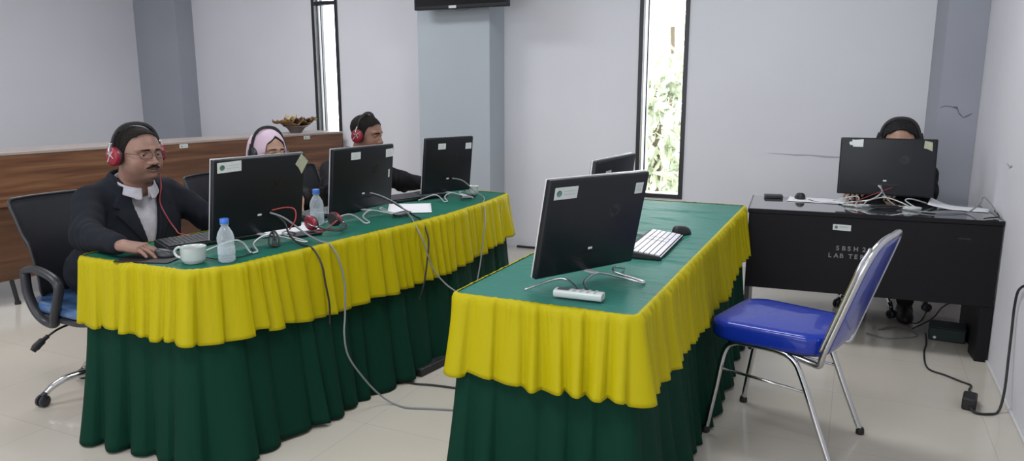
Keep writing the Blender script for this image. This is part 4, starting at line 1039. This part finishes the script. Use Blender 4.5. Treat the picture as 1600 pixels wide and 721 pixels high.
def person(loc, rz, P):
    root = empty('person', (*loc, 0), rz); tag(root, P['label'], 'person')
    Wi = (Matrix.Translation((*loc, 0)) @ Matrix.Rotation(rz, 4, 'Z')).inverted()
    J = {k: np.array(Wi @ Vector(v)) for k, v in P['joints'].items()}      # joints are given in world metres
    HT = Matrix.Translation(Vector(J['head'])) @ Matrix.Rotation(P['yaw'] - rz, 4, 'Z') @ Matrix.Rotation(P.get('pitch', 0), 4, 'Y') @ Matrix.Diagonal((P.get('hs', 1), P.get('hs', 1), P.get('hs', 1) * P.get('hz', 1), 1))
    hf = xf(HT); hs = P.get('hs', 1)
    fat = P.get('fat', 0); shz = P['shz']; lean = P.get('lean', .06); wd = P.get('wd', 1)
    S = {s: J['sh' + s] for s in 'LR'}; E_ = {s: J['el' + s] for s in 'LR'}; W_ = {s: J['wr' + s] for s in 'LR'}
    sc = (S['L'] + S['R']) / 2; cx0 = sc[0]
    hips = np.array((0, 0, .575))
    neck = np.array(HT @ Vector((-.040, 0, -.15))) 
    def torso(x, y, z, f=0.0):
        d = ell(x, y, z, (hips[0] - .01, 0, .58), (.155 + f, .19 + .02 * fat + f, .13 + f))
        bz = .58 + (shz - .58) * .38
        d = smin(d, ell(x, y, z, (.03 + .04 * fat + cx0 * .4, sc[1] * .4, bz), (.125 + .035 * fat + f, .165 + .03 * fat + f, .17 + f)), .08)
        d = smin(d, ell(x, y, z, (cx0 - .005, sc[1], shz - .105), ((.118 + .015 * fat) + f, .172 * wd + f, .155 + f)), .07)
        a, b = S['L'] * .78 + S['R'] * .22, S['R'] * .78 + S['L'] * .22
        d = smin(d, cap(x, y, z, a, b, .056 + f), .06)
        d = smin(d, cap(x, y, z, sc + np.array((0, 0, .0)), sc * .3 + neck * .7, .078 + f, .058 + .006 * fat + f), .07)
        return d
    def arms(x, y, z, f=0.0, cuff=0.0):
        d = None
        for s in 'LR':
            c = W_[s] + (E_[s] - W_[s]) / np.linalg.norm(E_[s] - W_[s]) * cuff
            k = smin(cap(x, y, z, S[s], E_[s], .050 + f, .041 + f), cap(x, y, z, E_[s], c, .041 + f, .026 + f * (.7 if cuff else 1)), .03)
            d = k if d is None else np.minimum(d, k)
        return d
    HH = {}
    for s in 'LR':
        T = Wi @ P['hand' + s] if ('hand' + s) in P else None
        if T is None:
            v = Vector(W_[s] - E_[s]); v.z = 0; T = Matrix.Translation(Vector(W_[s])) @ Matrix.Rotation(math.atan2(v.y, v.x), 4, 'Z') @ Matrix.Rotation(R(8), 4, 'Y')
        HH[s] = (T, xf(T))
    def hands(x, y, z, s):
        a, b, c = HH[s][1](x, y, z)
        return hand_sdf(a, b if s == 'R' else -b, c, P.get('curl', (.25, .4, .35)))
    def legs(x, y, z, f=0.0):
        d = None; ay = np.abs(y)
        k = smin(cap(x, ay, z, (.02, .095, .56), (.40, .13, .55), .082 + f, .060 + f), cap(x, ay, z, (.40, .13, .55), (P.get('ankx', .36), .13, .11), .060 + f, .042 + f), .03)
        return smin(k, ell(x, y, z, (-.01, 0, .58), (.150 + f, .19 + f, .12 + f)), .06)
    def body(x, y, z):
        d = smin(torso(x, y, z, -.012), arms(x, y, z, -.012), .03)
        return np.minimum(d, legs(x, y, z, -.014))
    def headn(x, y, z): 
        a, b, c = hf(x, y, z); return head_sdf(a, b, c, P) * hs
    hc = np.array(HT.translation); lo = np.array((-.34, -.45, .08)); hi = np.array((.62, .45, shz + .12))
    skin = np.array(P['skin'])
    hl = P.get('hairline', .062)
    def hr(a, b, c):
        ab = np.abs(b)
        front = hl + .004 * np.cos(b * 70) - np.clip(ab - .030, 0, 1) * P.get('temple', .35)
        side = -.012
        line = np.where(a > .048, front, np.where(a > .014, front + (side - front) * sst(.048, .014, a), np.where(a > -.01, side, side + (-.078 - side) * np.clip((-.01 - a) / .05, 0, 1))))
        return line - c + .0012 * np.sin(b * 400 + a * 90) * np.sin(a * 310)
    def colfn(V):
        a, b, c = hf(V[:, 0], V[:, 1], V[:, 2]); n = len(V); col = np.tile(skin, (n, 1))
        k = np.exp(-(((a - .096) / .014) ** 2 + (b / .022) ** 2 + ((c + .067) / .0075) ** 2) ** 1.5)[:, None]
        col = col * (1 - k * .6) + np.array((.20, .075, .065)) * k * .6
        st = P.get('beard', 0) * (np.clip((-.050 - c) / .02, 0, 1) * np.clip((a - .02) / .03, 0, 1) * (c > -.13))[:, None]
        col = col * (1 - st * .35)
        ck = np.exp(-(((a - .075) / .03) ** 2 + ((np.abs(b) - .04) / .02) ** 2 + ((c + .03) / .018) ** 2))[:, None]; col = col * (1 + ck * np.array((.10, -.02, -.04)))
        if P.get('hair') != 'none':
            q = np.clip(.5 - hr(a, b, c) / .016, 0, 1)[:, None] * (c > -.09)[:, None] * (np.abs(b) < .0795)[:, None]
            col = col * (1 - q) + np.array((.022, .015, .013)) * q
        return np.clip(col, 0, 1)
    res = P.get('res', .003)
    ch = [(headn, hc - .19 * hs, hc + .155 * hs, res), (body, lo, hi, .009)]
    for s in 'LR':
        t = np.array(HH[s][0] @ Vector((.06, 0, 0))); ch.append((lambda x, y, z, s=s: hands(x, y, z, s), t - .135, t + .135, P.get('hres', .0035)))
    sd_mesh('body', ch, M['skin'], root, colfn)
    # eyes
    for s in (-1, 1):
        c = HT @ Vector((.0715, s * .032, .004)); o = MB().ball(c, .0132 * hs, 24).build('eye', M['eye'], root, smooth='all')
        at = o.data.color_attributes.new('col', 'FLOAT_COLOR', 'POINT'); g = HT @ Vector((.0715 + .02, s * .032, .004 - .004)); gd = (g - c).normalized()
        for i, v in enumerate(o.data.vertices):
            k = (Vector(v.co) - c).normalized().dot(gd); at.data[i].color = (.01, .008, .006, 1) if k > .90 else (.55, .50, .46, 1)
    def region(fn, thick, name, m, h=.002):
        def f(x, y, z):
            a, b, c = hf(x, y, z); return np.maximum(head_sdf(a, b, c, P) * hs - thick, fn(a, b, c) * hs)
        return sd_mesh(name, [(f, hc - .13 * hs, hc + .15 * hs, h)], m, root)
    if P.get('hair') != 'none':
        th = P.get('hairth', .004)
        def f(x, y, z):
            a, b, c = hf(x, y, z)
            cr = smin(ell(a, b, c, (-.012, 0, .040), (.099, .079, .085)), ell(a, b, c, (.018, 0, -.010), (.060, .069, .075)), .03)
            tx = .0012 * np.sin(a * 260 + b * 130) * np.sin(b * 300 + c * 200)
            return smax(cr - th + tx, hr(a, b, c) + .004, .008) * hs
        sd_mesh('hair', [(f, hc - .14 * hs, hc + .17 * hs, .0026)], M[P.get('hairm', 'stubble')], root)
    if P.get('fringe'):
        def f(x, y, z):
            a, b, c = hf(x, y, z); tx = .002 * np.sin(b * 330 + c * 60)
            d = ell(a, b, c, (.055, .006, .074), (.046, .066, .024)) + tx
            d = smin(d, ell(a, np.abs(b), c, (.030, .072, .035), (.034, .014, .040)) + tx, .01); return d * hs
        sd_mesh('fringe', [(f, hc - .14 * hs, hc + .17 * hs, .003)], M['hair'], root)
    region(lambda a, b, c: cap(a, np.abs(b), c, (.096, .016, .0265), (.078, .050, .0245), P.get('brow', .0048), .003), .0016, 'eyebrows', M['stubble'])
    if P.get('moustache'):
        region(lambda a, b, c: cap(a, np.abs(b), c, (.104, .004, -.0515), (.092, .026, -.0600), .0065, .0042), .0028, 'moustache', M['moustache'], .0018)
    # clothes
    vb, vt = P.get('vz', (.70, shz + .05))
    def yc(z): return sc[1] * np.clip((z - .58) / (shz - .58), 0, 1)
    def wedge(x, y, z): 
        k = (z - vb) / (vt - vb); return np.maximum(np.maximum(np.abs(y - yc(z)) - (.002 + .074 * k * (1.15 - .15 * k)), vb - z), -(x - cx0 + .02))
    def wr(x, y, z):
        return .0030 * np.sin(34 * x + 22 * z + 5 * y) * np.sin(26 * y - 18 * z) + .0016 * np.sin(70 * z + 30 * y) * np.sin(48 * x)
    def folds(x, y, z):
        d = 0
        for s in 'LR':
            e = E_[s]; r = np.sqrt((x - e[0]) ** 2 + (y - e[1]) ** 2 + (z - e[2]) ** 2); v = (W_[s] - S[s]); v = v / np.linalg.norm(v)
            d = d + .0042 * np.exp(-(r / .10) ** 2) * np.sin(((x - e[0]) * v[0] + (y - e[1]) * v[1] + (z - e[2]) * v[2]) * 95 + 3.5 * np.sin(y * 24 + x * 15 + z * 11))
            q = S[s]; r = np.sqrt((x - q[0]) ** 2 + (y - q[1]) ** 2 + (z - q[2] + .07) ** 2); d = d + .0035 * np.exp(-(r / .07) ** 2) * np.sin(z * 170 + y * 60)
        return d
    if P.get('coat', 'suit'):
        def coat_base(x, y, z, f=.024):
            return smin(torso(x, y, z, f), arms(x, y, z, f - .004, .022), .035)
        plw = [(.004, vb - .012), (.030, vb + .06), (.128, shz - .075), (.112, shz - .050), (.135, shz - .042), (.110, shz + .015), (.088, shz + .045), (.075, vt), (.002 + .062, vb + (vt - vb) * .8), (.002 + .040, vb + (vt - vb) * .5), (.002, vb)]
        def coat(x, y, z):
            base = coat_base(x, y, z)
            cb = np.maximum(base + wr(x, y, z) + folds(x, y, z), .44 - z)
            cb = np.maximum(cb, -wedge(x, y, z))
            cb = np.maximum(cb, -(cap(x, y, z, sc * .5 + neck * .5, neck + np.array((.02, 0, .12)), .060, .085)))
            lp = np.maximum(np.maximum(base - .0075, poly2(np.abs(y - yc(z)), z, plw)), -(x - cx0))
            d = np.minimum(cb, lp)
            nb_ = neck + np.array((0, 0, -.018)); rr = np.sqrt((x - nb_[0]) ** 2 / 1.1 + (y - nb_[1]) ** 2); zz = z - nb_[2] + (x - nb_[0]) * .42
            col = np.sqrt((rr - .082 - .014 * fat) ** 2 + (np.maximum(np.abs(zz - .006) - .022, 0)) ** 2) - .0065
            col = np.maximum(col, (x - nb_[0]) - .055)
            return smin(d, col, .006)
        o = sd_mesh('jacket', [(coat, np.array((-.36, -.46, .42)), np.array((.66, .46, shz + .15)), P.get('cres', .005))], M[P.get('coatm', 'suit')], root)
        bt = HH
        def hitx(y, z):
            xs = np.linspace(.5, -.1, 240); d = coat_base(xs, np.full(240, y), np.full(240, z)); i = np.argmax(d < 0); return xs[i]
        for k in (0, 1):
            zb = vb - .025 - .10 * k
            if zb > .5: MB().lathe([(.0105, 0), (.0105, .003), (.007, .005)], 18, TR(hitx(0.004, zb), .004 + yc(zb) * 1.0, zb, 0, R(90), 0)).build('button', M['black_m'], root, smooth=True)
    # shirt with collar
    def shirt(x, y, z):
        d = smin(torso(x, y, z, .006), arms(x, y, z, .002, .012), .03) + wr(x, y, z) * .7
        d = np.maximum(d, -(cap(x, y, z, sc * .5 + neck * .5, neck + np.array((.03, 0, .12)), .057, .066)))
        d = np.maximum(d, .50 - z)
        nb_ = neck + np.array((.012, 0, -.008)); rr = np.sqrt((x - nb_[0]) ** 2 + (y - nb_[1]) ** 2); zz = z - nb_[2] + (x - nb_[0]) * .40
        th_ = np.abs(np.arctan2(y - nb_[1], x - nb_[0]))
        c1 = np.sqrt((rr - (.067 + .012 * fat)) ** 2 + np.maximum(np.abs(zz) - .020, 0) ** 2) - .0042
        c1 = np.maximum(c1, .16 - th_)
        leafp = np.sqrt((rr - (.075 + .012 * fat) + zz * .25) ** 2 + np.maximum(np.abs(zz + .002) - .011 - .008 * np.exp(-((th_ - .40) / .20) ** 2), 0) ** 2) - .0042
        leafp = np.maximum(leafp, .24 - th_)
        return np.minimum(np.minimum(d, c1), leafp)
    if P.get('shirt', True):
        o = sd_mesh('shirt', [(shirt, np.array((-.3, -.44, .48)), np.array((.62, .44, shz + .15)), .0033 if P.get('detail') else .006)], M[P.get('shirtm', 'shirt')], root)
        if P.get('detail'):
            pk = MB()
            for k in range(4):
                z = shz - .03 - k * .07; xs = np.linspace(.4, -.1, 400); d = torso(xs, np.full(400, yc(z)), np.full(400, z), .006); xx = xs[np.argmax(d < 0)]
                if z > vb: MB().lathe([(.0055, 0), (.0055, .002)], 14, TR(xx, yc(z), z, 0, R(80), 0)).build('shirt_button', M['white_plastic'], root, smooth=True)
    sd_mesh('trousers', [(lambda x, y, z: np.maximum(np.maximum(legs(x, y, z, .008), z - .66), .07 - z), np.array((-.22, -.26, .05)), np.array((.54, .26, .70)), .008)], M['trouser'], root)
    for s in (-1, 1):
        ax = P.get('ankx', .36)
        sh = lambda x, y, z, s=s: np.maximum(smin(smin(ell(x, y, z, (ax + .06, s * .13, .035), (.125, .046, .045)), cap(x, y, z, (ax, s * .13, .04), (ax, s * .13, .105), .044, .042), .03), ell(x, y, z, (ax + .12, s * .13, .03), (.07, .045, .034)), .02), .002 - z)
        sd_mesh('shoe', [(sh, np.array((ax - .14, s * .13 - .10, -.02)), np.array((ax + .26, s * .13 + .10, .17)), .004)], M['black_m'], root)
    return root, (Matrix.Translation((*loc, 0)) @ Matrix.Rotation(rz, 4, 'Z') @ HT), Wi, J, HT

def headphones(HW, label, cupm='red', r=.040, yw=.104, top=.150, name='headphones', mark=True, fwd=-.008):
    e = bpy.data.objects.new(name, None); COL.objects.link(e); e.matrix_world = HW; tag(e, label, 'headphones')
    pts = [(fwd, yw * math.sin(a) * 1.0 if abs(a) < 9 else 0, -.004 + (top + .004) * math.cos(a)) for a in [R(k) for k in range(-90, 91, 15)]]
    pts = [(fwd, yw * np.sign(math.sin(a)) * abs(math.sin(a)) ** .85, .0 + top * max(0, math.cos(a)) ** .8) for a in [R(k) for k in range(-90, 91, 12)]]
    MB().tube(pts, .0042, 10, flat=2.3, seg=4).build('headband', M['black_m'], e, smooth='all')
    MB().tube([(p[0], p[1] * .975, p[2] - .005) for p in pts[4:-4]], .0040, 10, flat=1.8, seg=4).build('headband_pad', M['cushion'], e, smooth='all')
    for s in (-1, 1):
        T = Matrix.Translation((fwd, s * (yw - .008), -.008)) @ Matrix.Rotation(-s * R(90), 4, 'X') @ Matrix.Diagonal((.92, 1.12, 1, 1))
        c = MB().lathe([(r * .6, -.004), (r, -.002), (r * 1.03, .006), (r * .98, .013), (r * .86, .017), (r * .5, .019), (.004, .0195)], 36, T).build('ear_cup', M[cupm], e, smooth=True, angle=50)
        MB().lathe([(r * .5, -.016), (r * .85, -.018), (r * 1.0, -.012), (r * 1.0, -.003), (r * .6, -.002)], 36, T).build('ear_cushion', M['cushion'], e, smooth='all')
        MB().tube([(fwd, s * (yw + .006), -.01), (fwd, s * (yw + .010), .02), (fwd, s * (yw + .002), .055)], .0045, 8, flat=2.2).build('slider', M['chrome_b'] if cupm == 'red' else M['black_m'], e, smooth='all')
        if mark:
            y = s * (yw + .0128)
            k = MB(); k.tube([(fwd - .020, y - s * .003, -.034), (fwd - .002, y, -.008), (fwd + .016, y - s * .002, .018)], .0022, 6, False)
            k.tube([(fwd - .018, y - s * .002, .006), (fwd + .004, y, .0), (fwd + .018, y - s * .003, -.016)], .0016, 6, False); k.build('cup_mark', M['white_mark'], c)
    return e
def glasses(HW, label, m='specs'):
    e = bpy.data.objects.new('eyeglasses', None); COL.objects.link(e); e.matrix_world = HW; tag(e, label, 'glasses')
    fr = MB()
    for s in (-1, 1):
        P_ = rrect(.050, .031, .012, 5); pts = [(.1055 - abs(u + s * .033) * .16 - .0, s * .033 + u, .002 + v) for u, v in P_]
        fr.tube(pts, .0016, 6, closed=True, seg=2)
        ln = [( p[0], p[1], p[2]) for p in pts]; n = len(ln)
        MB().add(ln + [(a - .001, b, c) for a, b, c in ln], [tuple(range(n)), tuple(range(2 * n - 1, n - 1, -1))] + [(i, (i + 1) % n, n + (i + 1) % n, n + i) for i in range(n)]).build('lens', M['lens'], e)
        MB().tube([(.0935, s * .059, .008), (.082, s * .074, .009), (.03, s * .082, .008), (-.005, s * .084, .004), (-.02, s * .083, -.012)], .0018, 6).build('temple', M[m], e, smooth='all')
    fr.tube([(.1045, -.010, .005), (.110, 0, .009), (.1045, .010, .005)], .0015, 6)
    fr.build('rims', M[m], e, smooth='all')
    return e

SK1 = (.275, .150, .112)
# man with glasses at the near end
hR = Matrix.Translation((-2.545, 1.890, .810)) @ Matrix.Rotation(R(22), 4, 'Z') @ Matrix.Rotation(R(8), 4, 'Y')
r1, HW1, Wi1, J1, HT1 = person((-3.10, 2.29), R(-10), dict(label='heavy-set person with moustache, dark suit and glasses, at the near table end', skin=SK1, yaw=R(-4), pitch=R(3), hs=1.08, hz=.85, fat=1, shz=.935, wd=1.10, lid=-.0004,
    moustache=True, beard=.5, open=.0012, hairm='stubble', hairline=.090, temple=.5, detail=True, cres=.004, res=.0024, hres=.0022, vz=(.655, .975), curl=(.18, .28, .22),
    joints=dict(head=(-2.885, 2.275, 1.125), shL=(-2.985, 2.490, .918), shR=(-3.030, 2.125, .918), elL=(-2.83, 2.62, .765), elR=(-2.87, 1.985, .805), wrL=(-2.58, 2.50, .815), wrR=(-2.545, 1.890, .812)), handR=hR))
headphones(HW1, 'black headphones with red ear cups worn by the man with glasses', top=.142)
glasses(HW1, 'thin-framed glasses worn by the man with the moustache')
def hp_pt(HW, p): return tuple(HW @ Vector(p))
cable('headphone_cable', [hp_pt(HW1, (-.005, .095, -.055)), hp_pt(HW1, (.06, .055, -.16)), (-2.84, 2.33, .90), (-2.80, 2.33, .83), (-2.735, 2.31, .79), (-2.66, 2.28, .775), (-2.56, 2.33, .775), (-2.46, 2.47, .80), (-2.36, 2.42, .80)], .0024, 'red_cable', 'red cable running down from the headphones of the man with glasses')
# woman in the middle
r2, HW2, Wi2, J2, HT2 = person((-3.16, 3.13), R(-2), dict(label='person in a pale pink headscarf and clear glasses looking over the nearest monitor', skin=(.40, .235, .165), yaw=R(-14), pitch=R(2), hs=.96, fat=0, shz=.86, wd=.92, lid=-.001, brow=.0035, hair='none', coatm='suit_black', cres=.006,
    joints=dict(head=(-2.96, 3.165, 1.058), shL=(-3.05, 3.30, .85), shR=(-3.05, 2.96, .85), elL=(-2.90, 3.36, .775), elR=(-2.90, 2.90, .775), wrL=(-2.72, 3.10, .815), wrR=(-2.72, 2.94, .815))))
hf2 = xf(HT2)
def scarf(x, y, z):
    a, b, c = hf2(x, y, z)
    o = smin(ell(a, b, c, (-.012, 0, .038), (.112, .092, .098)), ell(a, b, c, (.012, 0, -.06), (.088, .086, .10)), .05)
    o = smin(o, ell(a, b, c, (-.045, 0, -.03), (.100, .100, .125)), .05)
    o = smin(o, ell(a, b, c, (-.03, 0, -.18), (.115, .15, .085)), .08)
    o = o + .002 * np.sin(c * 70 + np.abs(b) * 40) * np.sin(a * 30)
    inner = smin(ell(a, b, c, (-.012, 0, .038), (.104, .084, .090)), ell(a, b, c, (.012, 0, -.06), (.080, .078, .094)), .05)
    d = np.maximum(o, -np.maximum(inner, -c - .16))
    face = np.maximum(ell(a, b, c, (.11, 0, -.010), (.135, .070, .130)), -(a - .010))
    peak = np.abs(b) * .75 + (c - .100)
    return smax(d, -smax(face, peak, .01), .006) * .96
h2 = np.array(HT2.translation)
sd_mesh('headscarf', [(scarf, h2 - np.array((.19, .19, .29)), h2 + np.array((.17, .17, .16)), .0035)], M['hijab'], r2)
def ucap(x, y, z):
    a, b, c = hf2(x, y, z); o = ell(a, b, c, (-.012, 0, .038), (.1045, .0845, .0905)); return np.maximum(np.maximum(o, -(c - .090 + np.abs(b) * .7)), -(a - .0)) 
sd_mesh('underscarf', [(ucap, h2 - .12, h2 + .15, .003)], M['stubble'], r2)
headphones(HW2, 'black headphones worn over the pale pink headscarf', cupm='arm', yw=.107, top=.146, mark=False, fwd=-.004)
glasses(HW2, 'pale clear-framed glasses worn by the woman in the headscarf', 'specs_clear')
# short-haired man at the far end
r3, HW3, Wi3, J3, HT3 = person((-3.04, 3.83), R(2), dict(label='short-haired person in a black suit and red headphones, seated at the far monitor', skin=(.250, .128, .088), yaw=R(4), pitch=R(9), hs=1.03, hz=.95, fat=.4, shz=.925, wd=1.08, lid=-.002, beard=.3, hairm='stubble', hairline=.075, temple=.5, coatm='suit_black', cres=.005, res=.0028, vz=(.68, .98),
    joints=dict(head=(-2.865, 3.955, 1.119), shL=(-2.935, 4.045, .905), shR=(-2.945, 3.68, .905), elL=(-2.70, 4.11, .80), elR=(-2.82, 3.55, .80), wrL=(-2.455, 3.99, .82), wrR=(-2.62, 3.46, .815))))
headphones(HW3, 'black headphones with red ear cups worn by the short-haired man at the far monitor', top=.140)
o = MB().tube([(.034 * math.cos(a), .028 * math.sin(a), 0) for a in [2 * PI * k / 16 for k in range(16)]], .0035, 8, closed=True, seg=2, flat=1.8).build('bracelet', M['black_m'], None, smooth='all')
o.location = (-2.475, 3.998, .820); o.rotation_euler = (0, R(90), R(-26)); tag(o, 'dark bracelet on the left wrist of the short-haired man', 'bracelet')
# person behind the black desk
r4, HW4, Wi4, J4, HT4 = person((.235, 5.22), R(-90), dict(label='black-haired person in black hidden behind the monitor on the black desk', skin=(.37, .21, .145), yaw=R(-90), pitch=R(3), hs=1.10, hz=.97, fat=0, shz=.90, wd=1.05, lid=.002, hairm='hair', hairth=.009, hairline=.074, temple=.7, coatm='suit_black', cres=.006, shirtm='trouser', ankx=.16,
    joints=dict(head=(.250, 5.10, 1.084), shL=(.415, 5.16, .885), shR=(.065, 5.16, .885), elL=(.42, 5.06, .79), elR=(.03, 5.08, .80), wrL=(.33, 5.02, .80), wrR=(.020, 4.985, .805)),
    handR=Matrix.Translation((.020, 4.985, .805)) @ Matrix.Rotation(R(-97), 4, 'Z') @ Matrix.Rotation(R(10), 4, 'Y')))
headphones(HW4, 'black headphones worn by the person behind the black desk', cupm='black_m', yw=.098, top=.139, mark=False)

# loose headphones lying on the left table
HL = Matrix.Translation((-2.185, 2.66, TZ + .040)) @ Matrix.Rotation(R(-12), 4, 'Z') @ Matrix.Rotation(R(103), 4, 'Y') @ Matrix.Scale(.86, 4)
e = headphones(HL, 'black and red headphones lying on the left table, beside the further bottle', yw=.085, top=.135, mark=False)
cable('headphone_cable', [(-2.19, 2.66, z1), (-2.23, 2.62, z1), (-2.20, 2.57, z1), (-2.13, 2.58, z1 + .01), (-2.10, 2.64, z1 + .05), (-2.14, 2.70, z1 + .04)], .003, 'red_cable', 'red cable looped over the loose headphones on the left table')
